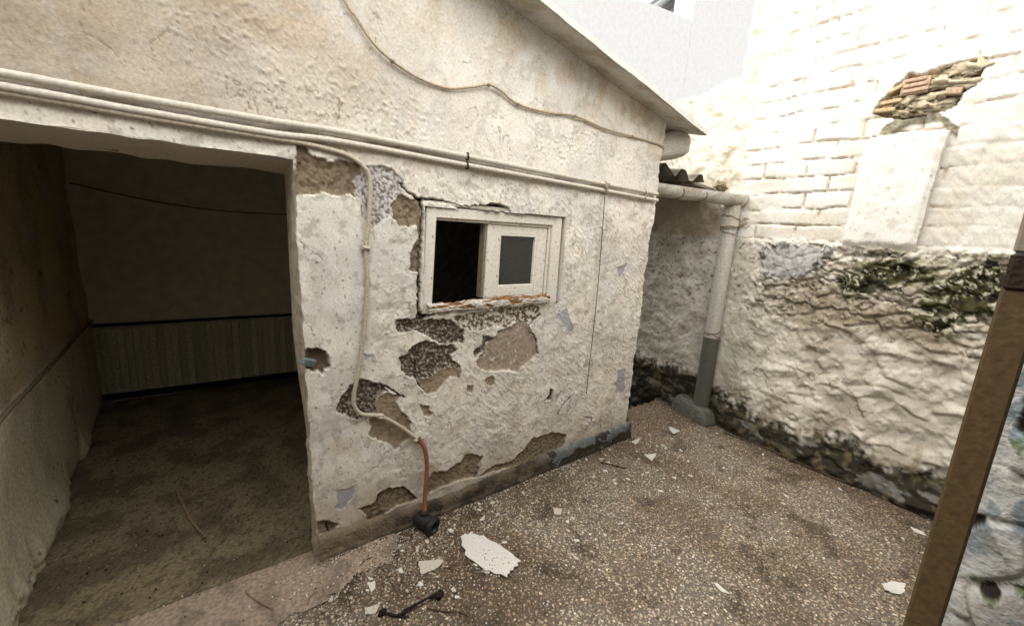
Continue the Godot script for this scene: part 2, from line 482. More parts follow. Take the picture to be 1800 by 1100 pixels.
					5:
						pc = Color(0.60, 0.585, 0.57).lerp(Color(0.20, 0.16, 0.12), sm(-0.25, 0.75, r1 + 0.9 * r2)); dep = 0.005 + 0.002 * r1
					6:
						pc = Color(0.62, 0.575, 0.50).lerp(Color(0.13, 0.10, 0.065), sm(-0.12, 0.1, r2 + 0.35 * r1)); dep = 0.008 - 0.007 * r2 + 0.002 * r1
					7:
						pc = Color(0.385, 0.315, 0.245).lerp(Color(0.31, 0.245, 0.18), sm(0.0, 0.4, r2)); dep = 0.009 + 0.0006 * r1 + 0.0015 * r2
						if F(x * 17 + 5, y * 17) > 0.42: pc = Color(0.6, 0.57, 0.53)
					8:
						pc = Color(0.16, 0.115, 0.075); dep = 0.028 + 0.004 * r2
				if inside > 0.0 and typ[at] != 3 and typ[at] != 4:
					z = lerpf(z, z * 0.5 - dep * (0.65 + 0.35 * sm(0.0, -0.03, s)), inside)
				else:
					z -= dep * inside
				col = col.lerp(pc, inside)
				if s < 0.0: S.part[at] = 1 + pid[at]
			if crack[at] < 2.2:
				var cc := sm(1.5, 0.6, crack[at])
				z -= 0.02 * cc
				col = col.lerp(Color(0.06, 0.045, 0.03), 0.9 * cc)
			# soft arris round the doorway
			if x > -0.80 and x < 0.36 and y < 1.83:
				var ex := jamb_x(y) - 0.003 if y < lintel_y(x) + 0.02 else -9.0
				var ey := lintel_y(x) - 0.002
				if y < ey + 0.0051 and x > ex - 0.001: z = lerpf(0.003, z, sm(0.0, 0.02, x - ex))
				if y >= ey - 0.0055:
					z = lerpf(0.003, z, sm(0.0, 0.02, y - ey + 0.004)) if x < ex or ex < -5.0 else z
				if absf(x - ex) < 0.0052 and y < ey + 0.002: pos.x = ex
				if absf(y - ey) < 0.0052 and (x < jamb_x(y) + 0.002): pos.y = ey
			# rough arris at the corner
			if x > 2.45: z += 0.006 * sm(2.45, 2.54, x) * F(x * 8, y * 16)
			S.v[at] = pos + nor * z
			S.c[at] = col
			# openings and the roof line
			var gone := x > -0.74 and x < jamb_x(y) - 0.004 and y < lintel_y(x) - 0.004
			if x > 0.789 and x < 1.692 and y > 1.158 and y < 1.668 + 0.012 * (x - 0.79): gone = true
			if y > roof_y(minf(x, 2.56)) + 0.03: gone = true
			if x > 2.6 and y > 2.3: gone = true
			if gone: S.part[at] = -1
	S.normals(false)
	S.sort_cells()
	var m := mat(Color.WHITE, 0.93, 0.14, 0.07, 7.0, true)
	var wall := obj("front_wall", S.mesh_of(0, false), m, house)
	var called := ["bare_brown_plaster", "dark_crumbling_plaster", "bare_tan_plaster", "grey_undercoat", "crumbled_gap", "salt_stained_plaster", "crumbling_render", "bare_tan_plaster", "socket_hole"]
	for p in S.lists:
		if p > 0: obj(called[wall_patches[p - 1][0]], S.mesh_of(p, false), m, wall)
	# reveal of the door and soffit of its lintel
	var st := begin()
	st.set_smooth_group(0)
	var rows := 150
	var g := []
	for j in rows + 1:
		var y := 1.80 * j / rows
		var row := []
		for k in 9:
			var t := k / 8.0
			var x := lerpf(jamb_x(y) - 0.003, lerpf(0.302, 0.262, sm(0.4, 1.1, y)), t) + 0.004 * F(y * 14, t * 3 + 5) * sin(t * 3.0)
			if k == 1 and y < 0.66: x -= 0.014 * sm(0.64, 0.6, y)
			var z := 0.004 - 0.30 * t
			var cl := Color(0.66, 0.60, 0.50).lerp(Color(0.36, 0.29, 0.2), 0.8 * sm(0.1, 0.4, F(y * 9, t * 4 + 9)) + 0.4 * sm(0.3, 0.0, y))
			row.append([Vector3(x, y, z), cl])
		g.append(row)
	grid_faces(st, g)
	obj("door_reveal", done(st), m, house)
	st = begin()
	st.set_smooth_group(0)
	g = []
	for j in 9:
		var row := []
		for k in 110:
			var x := -0.76 + 1.045 * k / 109.0
			var t := j / 8.0
			var y := lintel_y(x) - 0.002 - 0.030 * t + 0.006 * N(x * 6, t * 2)
			var z := 0.004 - 0.30 * t
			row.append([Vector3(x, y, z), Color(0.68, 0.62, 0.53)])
		g.append(row)
	grid_faces(st, g)
	obj("door_soffit", done(st), m, house)
	# plastered lining strip at the door's edge
	# window reveal
	st = begin()
	for e in [[Vector3(1.70, 1.42, -0.045), Vector3(0.02, 0.52, 0.09)], [Vector3(1.24, 1.687, -0.05), Vector3(0.92, 0.02, 0.085)], [Vector3(0.779, 1.41, -0.06), Vector3(0.02, 0.5, 0.08)]]:
		bx(st, e[0], e[1], 0.004, Basis.IDENTITY, Color(0.62, 0.57, 0.49))
	obj("window_reveal", done(st), m, house)

func grid_faces(st: SurfaceTool, g: Array) -> void:
	for j in g.size() - 1:
		for i in g[j].size() - 1:
			for e in [[j, i], [j + 1, i], [j, i + 1], [j, i + 1], [j + 1, i], [j + 1, i + 1]]:
				st.set_color(g[e[0]][e[1]][1])
				st.add_vertex(g[e[0]][e[1]][0])

func house_plinth(house: Node3D) -> void:
	var w := 470
	var h := 26
	var S := Sheet.new(w, h)
	for j in h:
		for i in w:
			var x := 0.284 + i * 0.005
			var t := float(j) / (h - 1)
			var top := 0.118 + 0.014 * sin(x * 2.2 + 2.0) + 0.010 * F(x * 9, 3) - 0.02 * sm(1.4, 0.9, x) * sm(0.5, 0.8, x)
			var y := t * top
			var out := 0.030 * sqrt(maxf(0.0, 1.0 - pow(t, 5.0))) + 0.002 + 0.010 * sm(0.3, 0.0, t)
			if x > 2.60: out -= (x - 2.60) * 2.0
			var z := out + 0.005 * F(x * 12, y * 12) + 0.0018 * N(x * 70, y * 70)
			var paint := sm(1.62, 1.72, x + 0.1 * F(x * 4, y * 9))
			var peel := sm(0.03, 0.08, F(x * 6.0 + 3, y * 9.0 + 20) - 0.25 + 0.8 * sm(0.7, 0.15, t))
			var brown := Color(0.145, 0.115, 0.08).lerp(Color(0.06, 0.05, 0.035), sm(-0.15, 0.3, F(x * 7, y * 10)))
			brown = brown.lerp(Color(0.24, 0.19, 0.13), sm(0.8, 0.4, x) * 0.8)
			var blue := Color(0.15, 0.165, 0.165).lerp(Color(0.24, 0.25, 0.245), sm(0.0, 0.4, F(x * 12, y * 14)))
			var c := brown.lerp(blue, paint * (1.0 - peel))
			c = c.lerp(Color(0.035, 0.03, 0.022), paint * peel * 0.8)
			z += 0.003 * paint * (1.0 - peel)
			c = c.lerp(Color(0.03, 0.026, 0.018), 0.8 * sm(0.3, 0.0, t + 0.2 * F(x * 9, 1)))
			S.v[j * w + i] = Vector3(minf(x, 2.612), y, z)
			S.c[j * w + i] = c
	S.normals(false)
	S.sort_cells()
	obj("plinth", S.mesh_of(0, false), mat(Color.WHITE, 0.85, 0.2, 0.25, 4.0, true), house)

func house_window(house: Node3D) -> void:
	var paint := mat(Color(0.74, 0.70, 0.63), 0.62, -1.0, 0.05, 5.0)
	var win := Node3D.new()
	win.name = "window"
	house.add_child(win)
	var zf := -0.012
	# outer frame: stiles and rails, each with a rounded inner lip
	obj("frame_stile", box_mesh(Vector3(0.823, 1.414, zf - 0.022), Vector3(0.056, 0.525, 0.05), 0.004, Basis(Vector3(0, 0, 1), -0.03)), paint, win)
	obj("frame_stile", box_mesh(Vector3(1.645, 1.415, zf - 0.026), Vector3(0.075, 0.52, 0.05), 0.004, Basis(Vector3(0, 0, 1), 0.02)), paint, win)
	obj("frame_rail", box_mesh(Vector3(1.24, 1.648, zf - 0.024), Vector3(0.79, 0.052, 0.046), 0.004, Basis(Vector3(0, 0, 1), 0.006)), paint, win)
	var st := begin()
	bx(st, Vector3(1.235, 1.616, zf - 0.026), Vector3(0.74, 0.014, 0.028), 0.004)
	bx(st, Vector3(1.597, 1.41, zf - 0.028), Vector3(0.018, 0.40, 0.028), 0.004)
	bx(st, Vector3(1.612, 1.415, zf - 0.020), Vector3(0.007, 0.41, 0.028), 0.003)
	bx(st, Vector3(1.235, 1.626, zf - 0.018), Vector3(0.75, 0.006, 0.026), 0.002)
	obj("frame_bead", done(st), paint, win)
	# sash pushed to the right: stiles, rails, pane
	var zs := zf - 0.036
	obj("sash_stile", box_mesh(Vector3(1.205, 1.408, zs), Vector3(0.084, 0.405, 0.03), 0.004, Basis(Vector3(0, 0, 1), -0.01)), paint, win)
	obj("sash_stile", box_mesh(Vector3(1.546, 1.408, zs), Vector3(0.076, 0.405, 0.03), 0.004), paint, win)
	obj("sash_rail", box_mesh(Vector3(1.373, 1.585, zs), Vector3(0.272, 0.05, 0.028), 0.004), paint, win)
	obj("sash_rail", box_mesh(Vector3(1.373, 1.238, zs), Vector3(0.272, 0.062, 0.028), 0.004), paint, win)
	st = begin()
	for e in [[1.251, 1.415, 0.010, 0.30], [1.502, 1.415, 0.014, 0.30], [1.376, 1.556, 0.26, 0.012], [1.376, 1.272, 0.26, 0.010]]:
		bx(st, Vector3(e[0], e[1], zs + 0.004), Vector3(e[2], e[3], 0.02), 0.003)
	obj("glazing_bead", done(st), paint, win)
	var gl := mat(Color(0.10, 0.11, 0.10), 0.10)
	gl.uv1_triplanar = false
	gl.transparency = BaseMaterial3D.TRANSPARENCY_ALPHA
	gl.albedo_color.a = 0.10
	gl.metallic_specular = 0.5
	obj("pane", box_mesh(Vector3(1.376, 1.414, zs - 0.004), Vector3(0.25, 0.29, 0.004), 0.0005), gl, win)
	obj("meeting_stile", box_mesh(Vector3(1.153, 1.41, zs - 0.012), Vector3(0.016, 0.40, 0.05), 0.003, Basis(Vector3(0, 0, 1), -0.012)), mat(Color(0.30, 0.25, 0.18), 0.8, 0.3, 0.1, 6.0), win)
	# rotten sill of bare wood with flaking white paint
	var w := 180
	var h := 26
	var S := Sheet.new(w, h)
	for j in h:
		for i in w:
			var x := 0.815 + 0.79 * i / (w - 1)
			var a := PI * (float(j) / (h - 1)) - PI / 2
			var mid := 1.176 + 0.020 * (x - 0.8) + 0.006 * F(x * 8, 2)
			var ry := 0.025 + 0.007 * F(x * 11, 9) + 0.010 * sm(1.0, 1.4, x) * sm(1.6, 1.3, x)
			var rz := 0.032 + 0.016 * F(x * 9, 17)
			var p := Vector3(x, mid + ry * sin(a) + 0.005 * F(x * 30, a * 2), -0.014 + rz * pow(cos(a), 0.5) + 0.005 * F(x * 26 + 40, a * 3))
			var bare := sm(-0.02, 0.06, F(x * 7.0 + 2, a * 1.2) + 0.30 * sm(0.2, 0.8, sin(a)) * sm(0.95, 1.15, x) - 0.10)
			var wood := Color(0.36, 0.20, 0.075).lerp(Color(0.12, 0.065, 0.03), sm(-0.1, 0.35, N(x * 14, a * 9)))
			S.v[j * w + i] = p + Vector3(0, 0, 0.003 * (1.0 - bare))
			S.c[j * w + i] = Color(0.66, 0.62, 0.55).lerp(wood, bare)
	S.normals(false)
	S.sort_cells()
	obj("rotten_sill", S.mesh_of(0, false), mat(Color.WHITE, 0.85, 0.2, 0.15, 6.0, true), win)

func house_inside(house: Node3D) -> void:
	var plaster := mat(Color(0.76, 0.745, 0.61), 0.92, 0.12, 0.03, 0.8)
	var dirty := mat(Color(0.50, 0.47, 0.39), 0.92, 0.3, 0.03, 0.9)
	# rear wall, ceiling, partition behind the window, store behind it
	obj("room_back_wall", box_mesh(Vector3(-0.1, 1.05, -2.66), Vector3(1.9, 2.2, 0.2), 0.002), plaster, house)
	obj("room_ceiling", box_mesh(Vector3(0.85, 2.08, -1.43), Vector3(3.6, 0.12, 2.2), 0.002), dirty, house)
	obj("partition_wall", box_mesh(Vector3(0.72, 1.0, -1.43), Vector3(0.09, 2.1, 2.24), 0.002), plaster, house)
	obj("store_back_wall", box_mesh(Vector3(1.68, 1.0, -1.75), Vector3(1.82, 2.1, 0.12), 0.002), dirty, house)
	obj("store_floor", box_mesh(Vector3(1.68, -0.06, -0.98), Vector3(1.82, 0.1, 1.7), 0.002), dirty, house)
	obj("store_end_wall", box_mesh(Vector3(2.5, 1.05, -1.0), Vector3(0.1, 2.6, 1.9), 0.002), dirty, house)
	# left wall, splayed, peeling, with a panelled dado
	var w := 180
	var h := 150
	var S := Sheet.new(w, h)
	for j in h:
		for i in w:
			var y := -0.08 + j * 0.0145
			var z := 0.02 - i * 0.0146
			var x := -0.735 + 0.044 * z + 0.012 * N(z * 2, y * 2) + 0.003 * F(z * 6, y * 6)
			var rail := 0.745 + 0.025 * z
			var below := sm(rail + 0.004, rail - 0.008, y + 0.012 * F(z * 7, 3))
			x += 0.018 * below
			x += 0.035 * sm(0.22, 0.0, y) * sm(-0.1, 0.35, F(z * 2.2 + 3, 1.0)) - 0.02 * sm(0.05, 0.0, y + 0.06 * F(z * 8, y * 8))
			var c := Color(0.70, 0.57, 0.36).lerp(Color(0.52, 0.42, 0.27), sm(-0.1, 0.4, F(z * 2, y * 2 + 7)))
			c = c.lerp(Color(0.58, 0.53, 0.44), 0.5 * sm(0.1, 0.3, F(z * 3 + 8, y * 3)))
			if below > 0.5:
				c = Color(0.70, 0.63, 0.45).lerp(Color(0.56, 0.50, 0.34), sm(0.0, 0.5, F(z * 3, y * 1.2)))
				c = c.lerp(Color(0.58, 0.55, 0.46), 0.5 * sm(0.28, 0.5, N(z * 38, y * 3.0)))
			var cr := absf(F(z * 2.3 + 40, y * 2.3))
			c = c.lerp(Color(0.08, 0.06, 0.04), 0.8 * sm(0.012, 0.004, cr) * sm(0.1, 0.25, N(z * 1.7, y * 1.7)))
			S.v[j * w + i] = Vector3(x, y, z)
			S.c[j * w + i] = c
	S.normals(true)
	S.sort_cells()
	var m := mat(Color.WHITE, 0.9, 0.25, 0.2, 4.0, true)
	obj("room_left_wall", S.mesh_of(0, true), m, house)
	var wood := mat(Color(0.10, 0.075, 0.05), 0.8, 0.4, 0.1, 6.0)
	var rp := []
	for k in 9:
		var z := -0.02 - 0.31 * k
		rp.append(Vector3(-0.712 + 0.044 * z, 0.745 + 0.025 * z + 0.006 * N(z * 4, 2), z))
	obj("dado_rail", tube(rp, 0.009, 8, 0.03, 0.3, Color(0.26, 0.21, 0.14)), m, house)
	# panelling on the rear wall: narrow ribbed boards between a dark batten and a black gap strip
	var a := Vector3(-0.855, 0.635, -2.545)
	var step := 0.0475
	var boards := [mat(Color(0.70, 0.71, 0.52), 0.6, 0.25, 0.05, 4.0), mat(Color(0.58, 0.59, 0.42), 0.6, 0.25, 0.05, 4.0), mat(Color(0.76, 0.76, 0.58), 0.6, 0.25, 0.05, 4.0)]
	var panel := box_mesh(Vector3(0, 0.32, 0), Vector3(step - 0.003, 0.565, 0.014), 0.004)
	for k in 32:
		var b := obj("wall_panel", panel, boards[rng.randi() % 3], house)
		b.position = Vector3(a.x + step * (k + 0.5), 0.0 - 0.0006 * k, a.z + 0.004 + rng.randf() * 0.002)
		b.rotation.z = -0.012
	obj("top_batten", box_mesh(Vector3(-0.1, 0.628, -2.53), Vector3(1.54, 0.02, 0.03), 0.003, Basis(Vector3(0, 0, 1), -0.01)), mat(Color(0.02, 0.016, 0.012), 0.7), house)
	obj("dark_gap_strip", box_mesh(Vector3(-0.1, 0.022, -2.525), Vector3(1.54, 0.05, 0.03), 0.003, Basis(Vector3(0, 0, 1), -0.02)), mat(Color(0.012, 0.01, 0.008), 0.8), house)  # near-black strip: shade of the gap under the boards put into its colour
	# a loose wire under the ceiling
	var sag := []
	for k in 8: sag.append(Vector3(-0.83 + 0.21 * k, 1.70 - 0.05 * sin(k * 0.5) - 0.02 * k, -2.54))
	obj("sagging_wire", tube(sag, 0.004, 6, 0.03), mat(Color(0.05, 0.045, 0.04), 0.8), house)
	var tag2 := []
	for k in 5: tag2.append(Vector3(-0.62 + 0.09 * k, 1.758 + 0.012 * sin(k * 0.8) + 0.004 * k, -0.26))
	obj("lintel_wire", tube(tag2, 0.004, 6, 0.02), mat(Color(0.20, 0.15, 0.09), 0.8), house)
	var plate := obj("latch_plate", box_mesh(Vector3.ZERO, Vector3(0.066, 0.030, 0.022), 0.003), mat(Color(0.20, 0.27, 0.28), 0.5, 0.35, 0.1, 8.0), house)
	plate.position = Vector3(0.277, 0.985, 0.004)
	plate.rotation = Vector3(0.3, 0.5, -0.42)

func house_roof(house: Node3D) -> void:
	# slab of the roof with its verge hanging over the front
	var m := mat(Color(0.66, 0.63, 0.57), 0.9, 0.15, 0.08, 3.0, true)
	var w := 220
	var h := 40
	for side in 2:
		var S := Sheet.new(w, h)
		for j in h:
			for i in w:
				var x := -0.98 + 3.715 * i / (w - 1)
				var t := float(j) / (h - 1)
				var z := 0.200 + 0.005 * N(x * 3, 1) - 2.9 * pow(t, 2.5)
				var y := roof_y(x) + 0.004 * F(x * 3, z * 3) - 0.03 * t * t * 0.0
				y -= 0.036 * sm(0.0, 0.2, z)
				if side == 1: y += 0.030 + 0.02 * sm(0.15, -0.1, z)
				var c := Color.WHITE.lerp(Color(0.75, 0.70, 0.62), sm(-0.1, 0.4, F(x * 5, z * 5)))
				if N(x * 25, z * 25) > 0.72: c = c.lerp(Color(1.5, 1.45, 1.35), 0.6)
				S.v[j * w + i] = Vector3(x, y, z)
				S.c[j * w + i] = c
		S.normals(side == 1)
		S.sort_cells()
		obj("roof_underside" if side == 0 else "roof_top", S.mesh_of(0, side == 1), m, house)
	var st := begin()
	st.set_smooth_group(0)
	var g := []
	for j in 2:
		var row := []
		for i in 200:
			var x := -0.98 + 3.715 * i / 199.0
			row.append([Vector3(x, roof_y(x) - 0.035 + 0.030 * (1 - j) + 0.002 * F(x * 12, j), 0.201 + 0.005 * N(x * 3, 1)), Color.WHITE])
		g.append(row)
	grid_faces(st, g)
	g = []
	for j in 2:
		var row := []
		for i in 60:
			var z := 0.200 - 2.9 * i / 59.0
			row.append([Vector3(2.735, roof_y(2.735) - 0.036 * sm(0.0, 0.2, z) + 0.032 * j, z), Color.WHITE])
		g.append(row)
	grid_faces(st, g)
	obj("roof_edge", done(st), m, house)
	# rounded end of the eaves beam, limewashed over
	st = begin()
	st.set_smooth_group(0)
	g = []
	var ax := Vector3(0.86, 0.30, 0.42).normalized()
	var u := ax.cross(Vector3.UP).normalized()
	var v2 := ax.cross(u)
	for k in 15:
		var row := []
		var t := k / 14.0
		var r := 0.088 * (0.92 + 0.12 * sin(t * 3.0))
		if k > 11: r *= [0.86, 0.5, 0.02][k - 12]
		var along := minf(t, 0.80) * 0.37 + (0.004 if k > 12 else 0.0)
		for s in 25:
			var an := TAU * s / 24.0
			var rr := r * (1.0 + 0.10 * N(cos(an) * 1.6 + t, sin(an) * 1.6))
			row.append([Vector3(2.52, 2.19, -0.115) + ax * along + (u * cos(an) + v2 * sin(an)) * rr, Color(0.66, 0.62, 0.55)])
		g.append(row)
	grid_faces(st, g)
	obj("beam_end", done(st), mat(Color.WHITE, 0.9, 0.2, 0.3, 5.0, true), house)

# ---------------------------------------------------------------- the boundary wall
var vor_id := Vector2i.ZERO
var vor_1 := 0.0
var vor_2 := 0.0
var vor_dy := 0.0
func hash2(a: int, b: int, k: int) -> float:
	var q := (a * 73856093) ^ (b * 19349663) ^ (k * 83492791)
	q = (q ^ (q >> 13)) * 1274126177
	return float((q ^ (q >> 16)) & 0xffff) / 65535.0
func voronoi(x: float, y: float, k: int) -> void:
	var ix := floori(x)
	var iy := floori(y)
	vor_1 = 9.0; vor_2 = 9.0
	for b in [iy - 1, iy, iy + 1]:
		for a in [ix - 1, ix, ix + 1]:
			var dx: float = a + 0.15 + 0.7 * hash2(a, b, k) - x
			var dy: float = b + 0.15 + 0.7 * hash2(a, b, k + 1) - y
			var d := sqrt(dx * dx + dy * dy)
			if d < vor_1:
				vor_2 = vor_1; vor_1 = d; vor_id = Vector2i(a, b); vor_dy = -dy
			elif d < vor_2: vor_2 = d

func boundary_wall() -> Node3D:
	var wall := thing("boundary_wall", "tall limewashed boundary wall of brick over bulging rubble, mossy at its foot", "wall")
	var ds := 0.008
	var z0 := -1.5
	var w := int(3.28 / ds)
	var h := int(4.40 / ds)
	var S := Sheet.new(w, h)
	var fld := {}
	for n in ["hole", "cem", "grey", "moss", "stain"]:
		var a := PackedFloat32Array(); a.resize(w * h); a.fill(1.0)
		fld[n] = a
	for e in side_patches:
		var a := pts2(e[1])
		var b := bounds(a, 0.15)
		var f: PackedFloat32Array = fld[e[0]]
		var amp := 0.012 if e[0] == "hole" or e[0] == "cem" else 0.045
		for j in range(clampi(int((b.position.y + 0.25) / ds), 0, h), clampi(int((b.end.y + 0.25) / ds), 0, h)):
			for i in range(clampi(int((b.position.x - z0) / ds), 0, w), clampi(int((b.end.x - z0) / ds), 0, w)):
				var z := z0 + i * ds
				var y := -0.25 + j * ds
				f[j * w + i] = minf(f[j * w + i], sdf(Vector2(z + amp * F(z * 14, y * 14 + 5), y + amp * F(z * 14 + 30, y * 14)), a))
		fld[e[0]] = f
	var hole: PackedFloat32Array = fld.hole
	var cem: PackedFloat32Array = fld.cem
	var grey: PackedFloat32Array = fld.grey
	var moss: PackedFloat32Array = fld.moss
	var stain: PackedFloat32Array = fld.stain
	for j in h:
		var y := -0.25 + j * ds
		for i in w:
			var z := z0 + i * ds
			var at := j * w + i
			var f1 := F(z * 5, y * 5)
			var f2 := F(z * 16 + 9, y * 16)
			var f3 := N(z * 55, y * 55)
			var d := 0.010 * N(z * 1.7, y * 1.7) + 0.004 * f1 + 0.0018 * f2 + 0.0005 * f3
			var col := Color(0.72, 0.695, 0.64).lerp(Color(0.64, 0.60, 0.52), sm(-0.1, 0.4, F(z * 2.3, y * 2.3 + 5)))
			var part := 0
			var rubble := sm(1.66, 1.615, y + 0.012 * f1)
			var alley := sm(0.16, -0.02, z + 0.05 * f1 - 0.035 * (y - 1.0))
			if rubble < 1.0:
				var k0 := floorf((y - 1.645) / 0.115)
				var yy := y - 0.018 * (z - 0.7) + 0.010 * N(z * 3.0, y * 2.5) + 0.003 * N(z * 17.0, k0 * 3.0)
				var cr := (yy - 1.645) / 0.115
				var k := floori(cr)
				var fy := minf(cr - k, 1.0 - cr + k) * 0.115
				var cz := (z + 0.14 * (k % 2) + 0.03 * hash2(k, 3, 5)) / 0.285
				var c := floori(cz + 0.05 * sin(k * 2.0))
				var fz := cz + 0.05 * sin(k * 2.0) - c
				fz = minf(fz, 1.0 - fz) * 0.285
				var de := minf(fy, fz)
				var open := sm(-0.12, 0.34, N(z * 4.3 + k * 0.7, y * 4.3 + 20.0) + 0.25 * N(z * 21, y * 21))
				if fz < fy: open = minf(1.0, open * 0.85 + 0.12)
				open *= 1.0 - 0.85 * sm(1.24, 1.36, z) * sm(2.5, 2.4, y)
				open *= (1.0 - rubble) * (1.0 - alley)
				var jt := sm(0.011, 0.002, de + 0.004 * f2) * open
				var undercut := 1.0 + 0.6 * sm(0.0, 0.3, N(z * 6.0, k * 3.3))
				d += (1.0 - rubble) * (1.0 - alley) * (0.007 * (hash2(k, c, 9) - 0.5) * (1.0 - sm(0.02, 0.0, de)) + 0.003 * sm(0.0, 0.03, de))
				d -= 0.013 * jt * undercut
				col = col.lerp(Color(0.56, 0.42, 0.28), 0.75 * jt * sm(0.25, 0.6, open))
				if z > 0.08 and y > 1.67 and y < 3.7 and de > 0.004 and alley < 0.5 and not (z > 1.33 and y < 2.4):
					part = 1000 + k * 40 + c + 10
				if z > 1.25 and y < 2.5:      # trowelled render to the right of the stub
					d += 0.004 * N((z * 0.8 + y * 0.6) * 26.0, (y * 0.8 - z * 0.6) * 7.0) * sm(1.25, 1.35, z)
			if alley > 0.0:
				d += alley * (0.014 * N(z * 4.0 - y * 2.0, y * 3.6 + z * 3.0) + 0.008 * f1 + 0.004 * sm(0.05, 0.12, F(z * 3, y * 3 + 30)))
				col = col.lerp(Color(0.66, 0.60, 0.49).lerp(Color(0.42, 0.35, 0.255), sm(2.25, 1.95, y) * sm(0.05, -0.06, z)), alley * 0.85)  # darker under the lean-to: alley shade painted into the wall colour
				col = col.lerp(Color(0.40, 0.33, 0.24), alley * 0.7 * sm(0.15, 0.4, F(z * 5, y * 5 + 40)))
				if part >= 1000: part = 0
			if rubble > 0.0:
				# coarse limewashed rubble: rough above, bulging cushions below
				var rough := 0.0
				var band := sm(1.03, 1.16, y + 0.08 * f1 + 0.10 * sm(1.4, 1.7, z)) * sm(0.28, 0.5, z + 0.1 * f1)
				var cush := (1.0 - sm(1.03, 1.16, y + 0.08 * f1)) * sm(0.45, 0.85, z + 0.15 * f1)
				var lowcol := Color(0.63, 0.60, 0.535).lerp(Color(0.48, 0.45, 0.385), sm(-0.05, 0.35, F(z * 2.6 + 90, y * 3.6)))
				if cush > 0.0:
					voronoi(z * 4.8 + 0.4 * N(z * 3, y * 3) - y * 0.8, y * 10.5 + z * 1.2 + 0.45 * N(z * 4 + 9, y * 4), 3)
					var e := vor_2 - vor_1
					var dome := sqrt(maxf(0.0, 1.0 - pow(vor_1 / 0.85, 2.0)))
					var hv := hash2(vor_id.x, vor_id.y, 7)
					rough += cush * (0.038 * sm(0.2, 0.95, hv) * sqrt(dome) * sm(-0.18, 0.55, e) * clampf(0.52 - 0.62 * vor_dy, 0.12, 1.0) + 0.008 * N(z * 3.2 + y, y * 6.5 - z) + 0.0015 * f2 - 0.004)
					var crev := sm(0.14, 0.0, e)
					lowcol = lowcol.lerp(Color(0.44, 0.31, 0.17), cush * crev * 0.45 * sm(0.2, 0.6, N(z * 5, y * 5 + 60)))
					if cush > 0.7 and e > 0.02: part = 3000 + vor_id.x * 64 + vor_id.y
				if band > 0.0:
					voronoi(z * 6.0 + 0.8 * f1 + y, y * 11.0 + 0.6 * f1, 21)
					var e2 := vor_2 - vor_1
					rough += band * (0.024 * sm(0.0, 0.25, e2) + 0.022 * (hash2(vor_id.x, vor_id.y, 8) - 0.5) - 0.016 + 0.012 * f2)
					lowcol = lowcol.lerp(Color(0.42, 0.37, 0.29), band * 0.8 * sm(-0.1, 0.3, F(z * 7 + 3, y * 7)))
					lowcol = lowcol.lerp(Color(0.10, 0.085, 0.06), band * 0.8 * sm(0.08, 0.0, e2) * sm(-0.2, 0.2, f1 + f2))
					lowcol = lowcol.lerp(Color(0.12, 0.10, 0.065), band * 0.7 * sm(0.18, 0.38, F(z * 13 + 60, y * 13)))
					if band > 0.6 and e2 > 0.03 and y > 1.16: part = 6000 + vor_id.x * 64 + vor_id.y
				# hairline cracks and runs of damp
				var hair := absf(F(z * 1.6 + 210, y * 1.6 + 40))
				if hair < 0.012 and N(z * 2.0 + 9, y * 2.0) > -0.1:
					rough -= 0.006 * sm(0.012, 0.003, hair)
					lowcol = lowcol.lerp(Color(0.15, 0.115, 0.07), 0.75 * sm(0.012, 0.003, hair))
				lowcol = lowcol.lerp(Color(0.40, 0.36, 0.28), 0.4 * sm(0.1, 0.7, N(z * 15.0 + f2, y * 1.4 + 70)) * sm(-0.2, 0.3, f1))
				var left2 := (1.0 - sm(0.45, 0.85, z + 0.15 * f1))
				lowcol = lowcol.lerp(Color(0.27, 0.24, 0.185), 0.7 * sm(-0.05, 0.3, F(z * 5.0 + 140, y * 6.0)) * sm(0.7, 1.25, y) * sm(0.25, 0.5, z))
				lowcol = lowcol.lerp(Color(0.10, 0.088, 0.06), 0.7 * sm(0.30, 0.42, F(z * 14.0 + 240, y * 16.0)) * sm(0.7, 1.2, y))
				rough += left2 * (0.0018 * N((z + y) * 9, (z - y) * 15) + 0.0024 * f2 + 0.005 * sm(0.1, 0.13, F(z * 4 + 70, y * 4)))
				var ledge := (0.040 + 0.02 * sm(0.75, 0.9, z) * sm(1.35, 1.25, z)) * sm(0.2, 0.45, z) * (0.6 + 0.4 * sm(-0.3, 0.3, f1))
				d += rubble * (rough + ledge) + 0.012 * rubble * sm(1.50, 1.62, y) * f1
				col = col.lerp(lowcol, rubble * 0.95)
				# green and black growth, grey stone, brown stain
				if stain[at] < 0.12:
					col = col.lerp(Color(0.27, 0.22, 0.15), 0.65 * rubble * sm(0.05, -0.08, stain[at] + 0.10 * f2))
				if moss[at] < 0.20:
					# plaster lifting in layers, black and green growth between them
					var mk := sm(0.06, -0.03, moss[at] + 0.07 * f2)
					var t := 5.0 * (0.34 * N(z * 2.1 + 0.5 * f1, y * 5.0 - 1.3 * z) + 0.16 * f1 + 0.03 * f2 + 0.5 + y * 0.7)
					var lv := floorf(t)
					var ft2 := t - lv
					d += mk * (0.011 * (hash2(int(lv), 5, 2) - 0.35) + 0.010 * ft2 - 0.014 * sm(0.85, 0.97, ft2) + 0.0015 * f2)
					var g3 := F(z * 11, y * 17)
					var green := Color(0.50, 0.48, 0.37).lerp(Color(0.24, 0.235, 0.12), sm(0.1, 0.5, ft2 + 0.5 * g3))
					green = green.lerp(Color(0.060, 0.062, 0.022), sm(0.30, 0.62, ft2 + 0.55 * g3 + 0.25 * sm(0.02, -0.05, moss[at])))
